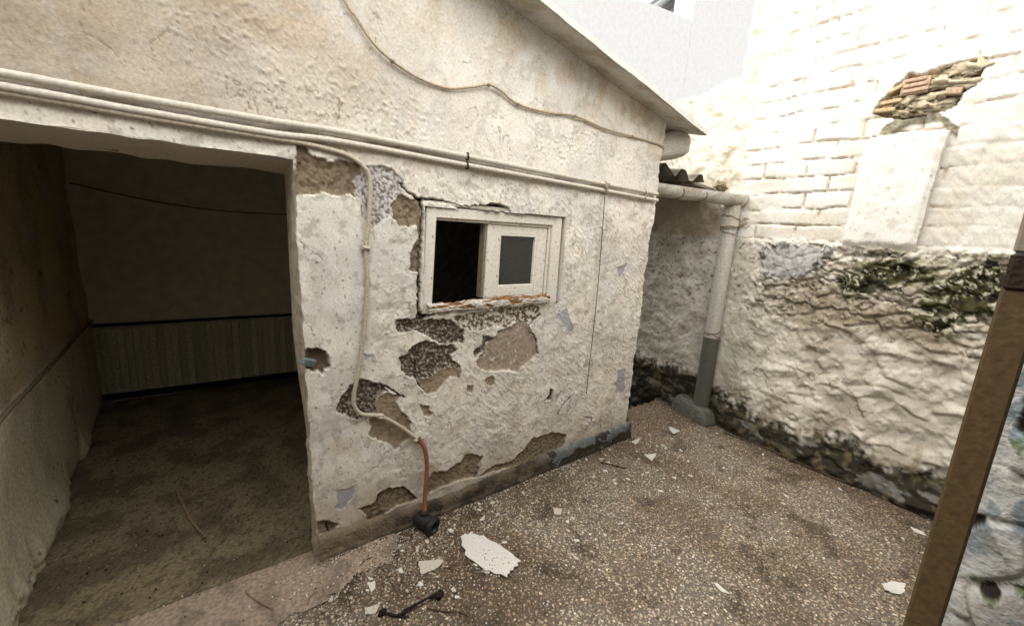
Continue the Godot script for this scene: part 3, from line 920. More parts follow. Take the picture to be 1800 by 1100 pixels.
					green = green.lerp(Color(0.014, 0.013, 0.008), sm(0.58, 0.9, ft2 + 0.4 * g3))
					col = col.lerp(green, mk)
					if moss[at] < 0.0: part = 2
				if grey[at] < 0.12:
					var gk := sm(0.012, -0.012, grey[at] + 0.02 * f2)
					d += gk * 0.006
					d = lerpf(d, 0.040 + 0.012 * N(z * 4.0, y * 5.0) + 0.002 * f2, 0.75 * gk)
					col = col.lerp(Color(0.46, 0.455, 0.45).lerp(Color(0.33, 0.325, 0.315), sm(-0.1, 0.3, f2)), gk)
					if absf(grey[at] + 0.02 * f2) < 0.014 and f1 > -0.1: col = col.lerp(Color(0.04, 0.035, 0.025), 0.7)
					if grey[at] < 0.0: part = 3
				# filthy foot of the wall
				var ft := 0.24 + 0.10 * F(z * 3.0 + 5, 2) + 0.10 * sm(0.45, 0.1, z) + 0.18 * f2 * 0.5
				var fk := sm(ft + 0.06, ft - 0.05, y + 0.06 * f1)
				d += 0.05 * sm(0.26, 0.0, y) * sm(-0.1, 0.3, z) + 0.007 * fk * f2
				var foot := Color(0.030, 0.027, 0.018).lerp(Color(0.11, 0.098, 0.055), 0.9 * sm(0.10, 0.45, F(z * 3.5, y * 12 + 7)))
				foot = foot.lerp(Color(0.19, 0.19, 0.18), 0.85 * sm(0.16, 0.24, F(z * 2.2 + 17, y * 7.0)) * sm(0.24, 0.14, y))
				foot = foot.lerp(Color(0.018, 0.016, 0.012), 0.8 * sm(0.07, 0.0, y + 0.05 * f1))
				col = col.lerp(foot, fk)
				var drip := sm(0.22, 0.42, F(z * 7 + 4, y * 4)) * sm(0.62, 0.2, y)
				col = col.lerp(Color(0.17, 0.13, 0.075), 0.55 * drip)
			# broken bricks above the stub
			if hole[at] < 0.03:
				var hk := sm(0.003, -0.004, hole[at])
				var lump := 0.016 * f2 + 0.012 * N(z * 26, y * 40)
				d = lerpf(d, d - 0.050 + lump, hk)
				col = col.lerp(Color(0.56, 0.46, 0.30).lerp(Color(0.36, 0.26, 0.15), sm(0.0, 0.4, f2)), hk)
				if hole[at] < 0.0: part = 4
			if cem[at] < 0.03:
				var ck := sm(0.004, -0.004, cem[at])
				d += ck * (0.010 + 0.012 * f2 + 0.004 * f3)
				col = col.lerp(Color(0.27, 0.24, 0.175).lerp(Color(0.16, 0.14, 0.105), sm(-0.1, 0.25, f2)), ck)
				if cem[at] < 0.0: part = 5
			if z < 0.02: d += 0.012 * sm(0.02, -0.03, z) * f1
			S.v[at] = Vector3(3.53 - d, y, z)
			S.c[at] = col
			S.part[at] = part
			var top := 2.835 + 0.07 * sm(-0.5, -0.05, z) + 0.035 * F(z * 6, 3) - 0.1 * sm(-0.4, -1.4, z)
			if y > top and z < -0.045 + 0.016 * F(y * 7, 11): S.part[at] = -1
	S.normals(false)
	S.sort_cells()
	var m := mat(Color.WHITE, 0.92, 0.12, 0.10, 6.0, true)
	var keys := S.lists.keys()
	keys.sort()
	for p: int in keys:
		var called := "limewashed_face"
		if p == 2: called = "moss"
		elif p == 3: called = "grey_stone"
		elif p == 4: called = "brick_cavity"
		elif p == 5: called = "grey_mortar"
		elif p >= 3000: called = "rubble_stone"
		elif p >= 1000: called = "brick"
		if p >= 1000 and S.lists[p].size() < 30: called = "limewash_scab" if p < 3000 else "rubble_chip"
		obj(called, S.mesh_of(p, false), m, wall)
	# body of the wall behind the face
	var body := mat(Color(0.6, 0.55, 0.46), 0.95, 0.2, 0.3, 3.0)
	obj("wall_core", box_mesh(Vector3(3.72, 1.95, 1.06), Vector3(0.24, 4.4, 2.14), 0.01), body, wall)
	obj("wall_core", box_mesh(Vector3(3.72, 1.24, -0.79), Vector3(0.24, 3.0, 1.45), 0.01), body, wall)
	# the stub of a pier: a limewashed block standing proud of the wall
	var pw := 90
	var ph := 110
	var P := Sheet.new(pw, ph)
	for j in ph:
		for i in pw:
			var u := float(i) / (pw - 1)
			var t := float(j) / (ph - 1)
			var y := lerpf(1.60, 2.30 + 0.03 * u, t)
			# across: side, front, side
			var s := u * 0.52
			var zc := 1.065 - 0.012 * (1.0 - t) + 0.008 * N(y * 3, 2)
			var half := 0.183
			var px := 0.0
			var pz := 0.0
			if s < 0.08: pz = zc - half; px = s / 0.08
			elif s < 0.44: pz = zc - half + (s - 0.08); px = 1.0
			else: pz = zc + half; px = (0.52 - s) / 0.08
			var soft := 0.012 * exp(-pow((s - 0.08) / 0.012, 2)) + 0.012 * exp(-pow((s - 0.44) / 0.012, 2))
			var d := px * lerpf(0.072, 0.098, t) * (0.45 + 0.55 * sm(0.0, 0.10, t + 0.03 * F(pz * 8, 6))) - soft + 0.004 * F(pz * 6, y * 6) + 0.0015 * F(pz * 20, y * 20)
			d += 0.007 * sm(0.85, 1.0, t) * F(pz * 12, y * 12)
			var lip := sm(0.965 + 0.03 * F(pz * 9, 4), 1.0, t)
			d *= 1.0 - lip
			var c := Color(0.80, 0.78, 0.73).lerp(Color(0.70, 0.67, 0.61), sm(0.1, 0.4, F(pz * 7, y * 7 + 9)))
			if N(pz * 40, y * 40) > 0.8: c = c.lerp(Color(0.3, 0.25, 0.18), 0.6)
			P.v[j * pw + i] = Vector3(3.535 - d, y, pz + 0.003 * F(y * 9, px))
			P.c[j * pw + i] = c
	P.normals(false)
	P.sort_cells()
	obj("pier_stub", P.mesh_of(0, false), m, wall)
	# broken hollow bricks showing in the cavity: orange blocks with ribbed faces
	var clay := mat(Color(0.50, 0.36, 0.255), 0.9, 0.25, 0.15, 6.0)
	var tan := mat(Color(0.56, 0.44, 0.26), 0.9, 0.3, 0.25, 6.0)
	var st := begin()
	for k in 3: bx(st, Vector3(3.535, 2.578 + 0.030 * k, 1.045 - 0.004 * k), Vector3(0.07, 0.020, 0.12 - 0.012 * k), 0.004, Basis(Vector3(1, 0, 0), -0.02))
	bx(st, Vector3(3.549, 2.605, 1.04), Vector3(0.07, 0.09, 0.125), 0.003)
	obj("broken_hollow_brick", done(st), clay, wall)
	st = begin()
	bx(st, Vector3(3.54, 2.54, 1.215), Vector3(0.07, 0.035, 0.07), 0.004, Basis(Vector3(1, 0, 0), 0.15))
	obj("broken_hollow_brick", done(st), clay, wall)
	st = begin()
	for k in 2: bx(st, Vector3(3.535, 2.487 + 0.045 * k, 0.925 + 0.02 * k), Vector3(0.07, 0.022, 0.10), 0.004, Basis(Vector3(1, 0, 0), 0.06 - 0.1 * k))
	bx(st, Vector3(3.55, 2.51, 0.93), Vector3(0.05, 0.03, 0.05), 0.004, Basis(Vector3(1, 0, 0), 0.2))
	bx(st, Vector3(3.535, 2.61, 0.96), Vector3(0.06, 0.022, 0.09), 0.004, Basis(Vector3(1, 0, 0), -0.5))
	obj("broken_hollow_brick", done(st), tan, wall)
	for k in 9:
		var at := [Vector2(1.12, 2.53), Vector2(1.17, 2.60), Vector2(1.22, 2.66), Vector2(1.08, 2.48), Vector2(1.02, 2.46), Vector2(1.15, 2.47), Vector2(1.24, 2.58), Vector2(1.28, 2.65), Vector2(1.0, 2.52)][k] as Vector2
		obj("mortar_lump", rock(Vector3(0.030, 0.024 + 0.010 * hash2(k, 1, 1), 0.040 + 0.035 * hash2(k, 2, 1)), 60 + k, 1.1), mat(Color(0.56, 0.48, 0.34), 0.95, 0.25, 0.3, 6.0) if k == 0 else wall.get_node("mortar_lump").material_override, wall).position = Vector3(3.542, at.y, at.x)
	return wall

# an irregular lump
func rock(r: Vector3, sd: int, amp := 0.35, rings := 10, sides := 14) -> ArrayMesh:
	var st := begin()
	st.set_smooth_group(0)
	var g := []
	for k in rings + 1:
		var row := []
		var a := PI * k / rings
		for s in sides + 1:
			var b := TAU * (s % sides) / sides
			var d := Vector3(sin(a) * cos(b), cos(a), sin(a) * sin(b))
			var f := 1.0 + amp * ns.get_noise_3d(d.x * 1.3 + sd * 7, d.y * 1.3, d.z * 1.3) + amp * 0.5 * ns.get_noise_3d(d.x * 3 + sd * 5, d.y * 3, d.z * 3)
			row.append([d * r * f, Color.WHITE])
		g.append(row)
	grid_faces(st, g)
	return done(st)

# ---------------------------------------------------------------- gutter, pipes and cables
func rain_goods() -> void:
	var pvc := mat(Color(0.62, 0.595, 0.53), 0.55, 0.28, 0.08, 5.0, true)
	var grey := mat(Color(0.125, 0.125, 0.105), 0.5, 0.25, 0.06, 5.0, true)
	var wire := mat(Color(0.16, 0.12, 0.08), 0.7)
	var gut := thing("rain_gutter", "dirty white half round gutter along the edge of the corrugated lean-to roof", "gutter")
	var a := Vector3(2.50, 1.965, -0.125)
	var b := Vector3(3.475, 1.955, 0.135)
	var along := (b - a).normalized()
	var side := along.cross(Vector3.UP).normalized()
	var st := begin()
	st.set_smooth_group(0)
	for lay in 2:
		var g := []
		for k in 61:
			var row := []
			var p := a.lerp(b, k / 60.0)
			for s in 15:
				var t := PI * 1.16 * s / 14.0 - PI * 0.08
				var r := (0.069 if lay == 0 else 0.063) * (1.0 + 0.02 * N(k * 0.3, s * 0.2))
				var dirt := sm(0.0, 0.4, F(k * 0.06, s * 0.15 + 9))
				row.append([p + side * cos(t) * r - Vector3.UP * sin(t) * r, Color.WHITE.lerp(Color(0.62, 0.52, 0.38), 0.7 * dirt)])
			if lay == 1: row.reverse()
			g.append(row)
		grid_faces(st, g)
	obj("trough", done(st), pvc, gut)
	# rounded stop end, bulging towards the wall
	st = begin()
	st.set_smooth_group(0)
	var g := []
	for k in 9:
		var row := []
		var t := k / 8.0 * PI / 2
		for s in 15:
			var an := PI * 1.16 * s / 14.0 - PI * 0.08
			row.append([b + along * 0.075 * sin(t) + (side * cos(an) - Vector3.UP * sin(an)) * 0.072 * cos(t), Color(0.95, 0.9, 0.8)])
		g.append(row)
	grid_faces(st, g)
	obj("stop_end", done(st), pvc, gut)
	for f in [0.34, 0.56]:
		var p := a.lerp(b, f)
		var ring := []
		for s in 9:
			var t := PI * s / 8.0
			ring.append(p + along * 0.03 * sin(t * 2.0 + f) + side * cos(t) * 0.0715 - Vector3.UP * sin(t) * 0.0715)
		obj("gutter_strap", tube(ring, 0.0035, 6, 0.01), wire, gut)
	var dp := thing("downpipe", "white plastic downpipe with a grey lower sleeve in the yard corner", "pipe")
	var top := Vector3(3.462, 1.955, 0.100)
	var foot := Vector3(3.452, 0.06, 0.135)
	obj("outlet", lathe(top + Vector3(0, -0.035, 0), (foot - top).normalized(), [Vector2(0.045, -0.005), Vector2(0.066, 0.0), Vector2(0.064, 0.06), Vector2(0.0635, 0.13), Vector2(0.069, 0.135), Vector2(0.069, 0.20), Vector2(0.055, 0.203)], 26, Color(0.95, 0.92, 0.85)), pvc, dp)
	obj("upper_pipe", tube([top.lerp(foot, 0.10), top.lerp(foot, 0.35), top.lerp(foot, 0.64)], 0.059, 26, 0.02, 0.02), pvc, dp)
	obj("lower_sleeve", tube([top.lerp(foot, 0.625), top.lerp(foot, 0.8), foot], 0.066, 26, 0.02, 0.01), grey, dp)
	for e in [[0.085, 0.02, 0.071], [0.115, -0.03, 0.071], [0.128, 0.015, 0.067], [0.142, -0.02, 0.067], [0.60, 0.02, 0.062], [0.612, -0.022, 0.062]]:
		var c := top.lerp(foot, e[0])
		var ring := []
		for s in 17: ring.append(c + Vector3(cos(TAU * s / 16.0) * e[2], e[1] * cos(TAU * s / 16.0 + e[0] * 30) + 0.004 * sin(s * 2.1), sin(TAU * s / 16.0) * e[2]))
		obj("wire_tie", tube(ring, 0.0035, 6, 0.01, 0.2), wire, dp)
	for k in 7:
		var c := top.lerp(foot, 0.11) + Vector3(0.03, 0.01 * (k - 3), 0.055)
		var q := []
		for s in 6: q.append(c + Vector3(0.035 * s * 0.4 + 0.02 * N(k * 3.0, s * 1.0), 0.018 * s * N(k * 2.0, 5.0) + 0.012 * sin(s * 1.7 + k) + 0.008 * s, 0.020 * s + 0.015 * N(s * 0.9, k * 4.0)))
		obj("wire_end", tube(q, 0.0025, 5, 0.01, 0.2), mat(Color(0.34, 0.29, 0.21), 0.8) if k == 0 else dp.get_node("wire_end").material_override, dp)
	# drain shoe: a grey half-round offcut lying on the floor
	var w := 40
	var h := 34
	var S := Sheet.new(w, h)
	var f0 := Vector3(3.50, 0, -0.13)
	var f1 := Vector3(3.395, 0, 0.275)
	var dir := (f1 - f0).normalized()
	var sd := dir.cross(Vector3.UP)
	for j in h:
		for i in w:
			var t := float(j) / (h - 1)
			var an := PI * i / (w - 1)
			var close := pow(absf(t * 2.0 - 1.0), 9.0)
			var tall := lerpf(0.165, 0.130, t) * (1.0 - close * 0.9)
			var wide := lerpf(0.072, 0.085, t) * (1.0 - close * 0.35)
			var cx := signf(cos(an)) * pow(absf(cos(an)), 0.62)
			var cy := pow(sin(an), 0.62)
			S.v[j * w + i] = f0.lerp(f1, t) + sd * cx * wide + Vector3.UP * (cy * tall + 0.002 + 0.002 * F(t * 9, an * 3))
			S.c[j * w + i] = Color.WHITE.lerp(Color(0.7, 0.66, 0.58), sm(-0.1, 0.3, F(t * 6, an * 3)))
	S.normals(true)
	S.sort_cells()
	var shoe := obj("drain_shoe", S.mesh_of(0, true), mat(Color(0.165, 0.165, 0.145), 0.75, 0.3, 0.2, 5.0, true))
	tag(shoe, "grey rounded drain shoe lying at the foot of the downpipe", "drain shoe")

func lean_to() -> void:
	var t := thing("lean_to_roof", "weathered corrugated sheet roof over the dark alley beside the house", "roof")
	var w := 150
	var h := 40
	for lay in 2:
		var S := Sheet.new(w, h)
		for j in h:
			for i in w:
				var x := 2.48 + 0.62 * i / (w - 1)
				var z := -0.085 - 1.4 * j / (h - 1) + 0.23 * (x - 2.6) * (1.0 - float(j) / (h - 1))
				var y := 2.085 - 0.10 * (x - 2.8) + 0.034 * sin((x - 2.655) * TAU / 0.175) + 0.08 * (-z) - 0.007 * lay
				S.v[j * w + i] = Vector3(x, y, z + 0.02 * F(x * 9, 4) * (1.0 if j == 0 else 0.0))
				S.c[j * w + i] = Color(0.24, 0.225, 0.17).lerp(Color(0.13, 0.125, 0.09), sm(-0.1, 0.3, F(x * 8, z * 5)))
		S.normals(lay == 1)
		S.sort_cells()
		obj("corrugated_sheet", S.mesh_of(0, lay == 1), mat(Color.WHITE, 0.85, 0.3, 0.2, 5.0, true), t)
	obj("light_stop_strip", box_mesh(Vector3(3.29, 2.025, -0.70), Vector3(0.44, 0.03, 1.30), 0.006, Basis(Vector3(0, 0, 1), -0.08)), mat(Color(0.30, 0.27, 0.21), 0.9, 0.3, 0.3, 5.0), t)  # added, hidden behind the gutter: keeps light from entering the alley
	for e in [[-0.30], [-1.1]]:
		obj("purlin", box_mesh(Vector3(3.0, 2.03 + 0.08 * -e[0], e[0]), Vector3(1.0, 0.05, 0.06), 0.004), mat(Color(0.14, 0.10, 0.065), 0.9, 0.3, 0.2, 5.0), t)
	# wisps of dry wire and straw caught on the sheet
	for k in 5:
		var q := []
		for s in 8: q.append(Vector3(2.78 + 0.05 * k + 0.05 * sin(s * 0.9 + k), 2.12 + 0.11 * sin(s * 0.45 + k * 0.3), -0.10 + 0.01 * k))
		obj("loose_wire", tube(q, 0.0016, 5, 0.01), mat(Color(0.42, 0.38, 0.30), 0.8) if k == 0 else t.get_node("loose_wire").material_override, t)
	var nest := obj("straw_clump", rock(Vector3(0.05, 0.035, 0.04), 5, 0.8), mat(Color(0.42, 0.36, 0.22), 0.95, 0.4, 0.4, 8.0))
	nest.position = Vector3(3.36, 2.04, 0.02)
	tag(nest, "dry straw clump caught above the gutter against the boundary wall", "straw")

func wall_pipes() -> void:
	var pm := mat(Color(0.66, 0.61, 0.52), 0.6, 0.16, 0.06, 5.0, true)
	var rust := mat(Color(0.10, 0.055, 0.03), 0.85, 0.3, 0.2, 8.0)
	var clipm := mat(Color(0.45, 0.38, 0.28), 0.8, 0.3, 0.1, 8.0)
	var up := thing("conduit_pipe", "upper of two painted conduit pipes across the house front", "pipe")
	obj("pipe", tube([Vector3(-0.94, 1.908, 0.022), Vector3(-0.434, 1.911, 0.022), Vector3(-0.166, 1.91, 0.021), Vector3(0.195, 1.914, 0.021), Vector3(0.427, 1.920, 0.021), Vector3(0.99, 1.914, 0.021), Vector3(1.958, 1.899, 0.022), Vector3(2.523, 1.894, 0.024)], 0.0125, 14, 0.02, 0.06), pm, up)
	var lo := thing("conduit_pipe", "lower of two painted conduit pipes, just above the door head", "pipe")
	obj("pipe", tube([Vector3(-0.94, 1.876, 0.021), Vector3(-0.438, 1.878, 0.021), Vector3(-0.17, 1.874, 0.020), Vector3(0.193, 1.873, 0.020), Vector3(0.426, 1.884, 0.020), Vector3(0.992, 1.875, 0.020), Vector3(1.964, 1.862, 0.022), Vector3(2.533, 1.852, 0.024)], 0.0115, 14, 0.02, 0.06), pm, lo)
	for x in [0.992, 1.975, 2.38]:
		for k in 2:
			var y: float = [1.914, 1.875][k] - 0.0145 * (x - 0.992) / 0.97
			var ring := []
			for s in 9: ring.append(Vector3(x + 0.003 * sin(s * 1.3), y + 0.0155 * cos(PI * 1.2 * s / 8.0 - 0.3), 0.021 + 0.0155 * sin(PI * 1.2 * s / 8.0 - 0.3)))
			obj("clip", tube(ring, 0.0045, 6, 0.008, 0.3), rust if x < 1.5 else clipm, [up, lo][k])
	for k in 6:
		var q := []
		for s in 7: q.append(Vector3(1.975 + 0.03 * N(k * 3.0, s * 0.6), 1.885 + 0.03 * N(k * 2.0 + 9, s * 0.7), 0.036 + 0.006 * sin(s + k)))
		obj("wire_tie", tube(q, 0.0022, 5, 0.008), clipm, up)
	# cables
	var cm := mat(Color(0.60, 0.53, 0.42), 0.65, 0.25, 0.05, 6.0, true)
	var c1 := thing("white_cable", "white cable dropping from the door head past the window to a copper pipe", "cable")
	obj("cable", tube([Vector3(-0.94, 1.862, 0.013), Vector3(-0.442, 1.864, 0.013), Vector3(-0.159, 1.859, 0.013), Vector3(0.193, 1.857, 0.013), Vector3(0.257, 1.858, 0.013), Vector3(0.344, 1.853, 0.014), Vector3(0.449, 1.838, 0.014), Vector3(0.515, 1.800, 0.014), Vector3(0.538, 1.745, 0.014), Vector3(0.532, 1.605, 0.014), Vector3(0.518, 1.468, 0.014), Vector3(0.521, 1.311, 0.014), Vector3(0.507, 1.105, 0.014), Vector3(0.485, 0.947, 0.014), Vector3(0.458, 0.814, 0.014), Vector3(0.457, 0.752, 0.014), Vector3(0.489, 0.702, 0.014), Vector3(0.574, 0.67, 0.016), Vector3(0.667, 0.598, 0.016), Vector3(0.774, 0.488, 0.022)], 0.0095, 12, 0.012, 0.06), cm, c1)
	for p in [Vector3(0.518, 1.468, 0.014), Vector3(0.574, 0.67, 0.016), Vector3(0.765, 0.497, 0.022)]:
		obj("cable_clip", rock(Vector3(0.019, 0.013, 0.015), int(p.y * 10), 0.5), cm, c1).position = p
	var cu := thing("copper_pipe", "thin orange copper pipe bending down from the cable to the floor fitting", "pipe")
	obj("pipe", tube([Vector3(0.772, 0.492, 0.026), Vector3(0.795, 0.455, 0.034), Vector3(0.808, 0.40, 0.040), Vector3(0.812, 0.328, 0.044), Vector3(0.806, 0.25, 0.05), Vector3(0.797, 0.16, 0.060), Vector3(0.786, 0.075, 0.085)], 0.0115, 14, 0.012, 0.03), mat(Color(0.34, 0.125, 0.06), 0.55, 0.25, 0.05, 6.0, true), cu)
	obj("pipe_nut", lathe(Vector3(0.772, 0.492, 0.026), Vector3(0.5, -0.86, 0.1).normalized(), [Vector2(0.006, -0.016), Vector2(0.015, -0.014), Vector2(0.015, 0.004), Vector2(0.0125, 0.012)], 8, Color.WHITE), mat(Color(0.17, 0.075, 0.045), 0.6), cu)
	var fit := thing("drain_fitting", "black rubber waste fitting lying under the end of the copper pipe", "pipe fitting")
	var ax := Vector3(0.42, -0.10, 0.90).normalized()
	var blk := mat(Color(0.018, 0.020, 0.020), 0.55, 0.3, 0.05, 8.0)
	var c := Vector3(0.785, 0.046, 0.095)
	obj("body", lathe(c, ax, [Vector2(0.012, -0.052), Vector2(0.038, -0.05), Vector2(0.042, -0.04), Vector2(0.042, 0.02), Vector2(0.036, 0.03), Vector2(0.036, 0.045)], 26, Color.WHITE), blk, fit)
	obj("collar", lathe(c, ax, [Vector2(0.036, 0.036), Vector2(0.047, 0.038), Vector2(0.050, 0.046), Vector2(0.048, 0.06), Vector2(0.044, 0.066), Vector2(0.034, 0.066), Vector2(0.030, 0.058), Vector2(0.029, 0.03), Vector2(0.001, 0.028)], 28, Color.WHITE), blk, fit)
	obj("rubber_ring", lathe(c, ax, [Vector2(0.030, 0.050), Vector2(0.032, 0.062), Vector2(0.028, 0.064), Vector2(0.024, 0.056), Vector2(0.022, 0.04)], 28, Color.WHITE), mat(Color(0.03, 0.035, 0.035), 0.35), fit)
	obj("spigot", lathe(c + Vector3(0.0, 0.030, -0.01), Vector3(0, 1, -0.1).normalized(), [Vector2(0.024, 0.0), Vector2(0.024, 0.022), Vector2(0.014, 0.026), Vector2(0.0, 0.026)], 20, Color.WHITE), blk, fit)
	var c2 := thing("drooping_cable", "thin cream cable drooping across the gable under the roof verge", "cable")
	var line := [Vector3(0.36, 2.56, 0.012), Vector3(0.45, 2.386, 0.012), Vector3(0.49, 2.343, 0.012), Vector3(0.554, 2.274, 0.013), Vector3(0.634, 2.229, 0.013), Vector3(0.746, 2.195, 0.013), Vector3(0.88, 2.187, 0.014), Vector3(1.011, 2.223, 0.014), Vector3(1.097, 2.253, 0.014), Vector3(1.17, 2.243, 0.013), Vector3(1.277, 2.207, 0.013), Vector3(1.467, 2.209, 0.013), Vector3(1.675, 2.232, 0.013), Vector3(1.916, 2.214, 0.014), Vector3(2.186, 2.214, 0.014), Vector3(2.494, 2.213, 0.014), Vector3(2.562, 2.18, -0.01), Vector3(2.580, 2.08, -0.045), Vector3(2.572, 1.98, -0.06)]
	obj("cable", tube(line, 0.0058, 10, 0.012, 0.06, Color(0.92, 0.85, 0.72)), cm, c2)
	for k in [4, 8, 10, 12, 14]: obj("cable_clip", rock(Vector3(0.010, 0.008, 0.010), k, 0.5), clipm, c2).position = line[k]
	var c3 := thing("hanging_wire", "thin dark wire hanging straight down the plaster right of the window", "wire")
	obj("wire", tube([Vector3(1.975, 1.89, 0.028), Vector3(2.012, 1.454, 0.018), Vector3(2.025, 1.033, 0.018), Vector3(2.025, 0.709, 0.016), Vector3(2.03, 0.488, 0.014)], 0.0026, 6, 0.02, 0.1), mat(Color(0.10, 0.08, 0.06), 0.8), c3)

# ---------------------------------------------------------------- floor and litter
func chips_texture() -> Array:
	var n := 2048
	var col := PackedByteArray(); col.resize(n * n * 3)
	var hgt := PackedByteArray(); hgt.resize(n * n)
	hgt.fill(90)
	var row := PackedByteArray(); row.resize(n * 3)
	for i in n:
		row[i * 3] = 106; row[i * 3 + 1] = 90; row[i * 3 + 2] = 74
	for j in n:
		for i in range(0, n, 4):
			var s := rng.randi_range(-16, 12)
			for e in 4:
				var q := (i + e) * 3
				row[q] = 101 + s; row[q + 1] = 94 + s; row[q + 2] = 85 + s
		for i in row.size(): col[j * n * 3 + i] = row[i]
	var per := n / 2.4
	var cells := 196
	var pitch := float(n) / cells
	for b in cells:
		for a in cells:
			if rng.randf() < 0.10: continue
			var cx := (a + rng.randf()) * pitch
			var cy := (b + rng.randf()) * pitch
			var r := per * (0.0030 + 0.0050 * pow(rng.randf(), 1.5))
			var el := rng.randf_range(0.55, 1.0)
			var an := rng.randf() * PI
			var ca := cos(an)
			var sa := sin(an)
			var k := rng.randf()
			var c := Vector3(176, 163, 143)
			if k < 0.08: c = Vector3(214, 206, 190)
			elif k < 0.16: c = Vector3(72, 62, 54)
			elif k < 0.26: c = Vector3(148, 124, 106)
			elif k < 0.55: c = Vector3(152, 139, 121)
			c *= rng.randf_range(0.82, 1.08)
			var wob := rng.randf() * TAU
			var ri := int(r) + 1
			for y in range(-ri, ri + 1):
				for x in range(-ri, ri + 1):
					var u := (x * ca + y * sa) / r
					var v := (y * ca - x * sa) / (r * el)
					var d := u * u + v * v
					if d < 1.0 - 0.28 * absf(sin(u * 2.0 + wob)):
						var px := posmod(int(cx) + x, n)
						var py := posmod(int(cy) + y, n)
						var at := py * n + px
						col[at * 3] = mini(255, int(c.x)); col[at * 3 + 1] = mini(255, int(c.y)); col[at * 3 + 2] = mini(255, int(c.z))
						hgt[at] = 190 - int(70 * d)
	return [ImageTexture.create_from_image(Image.create_from_data(n, n, false, Image.FORMAT_RGB8, col)), ImageTexture.create_from_image(Image.create_from_data(n, n, false, Image.FORMAT_L8, hgt))]

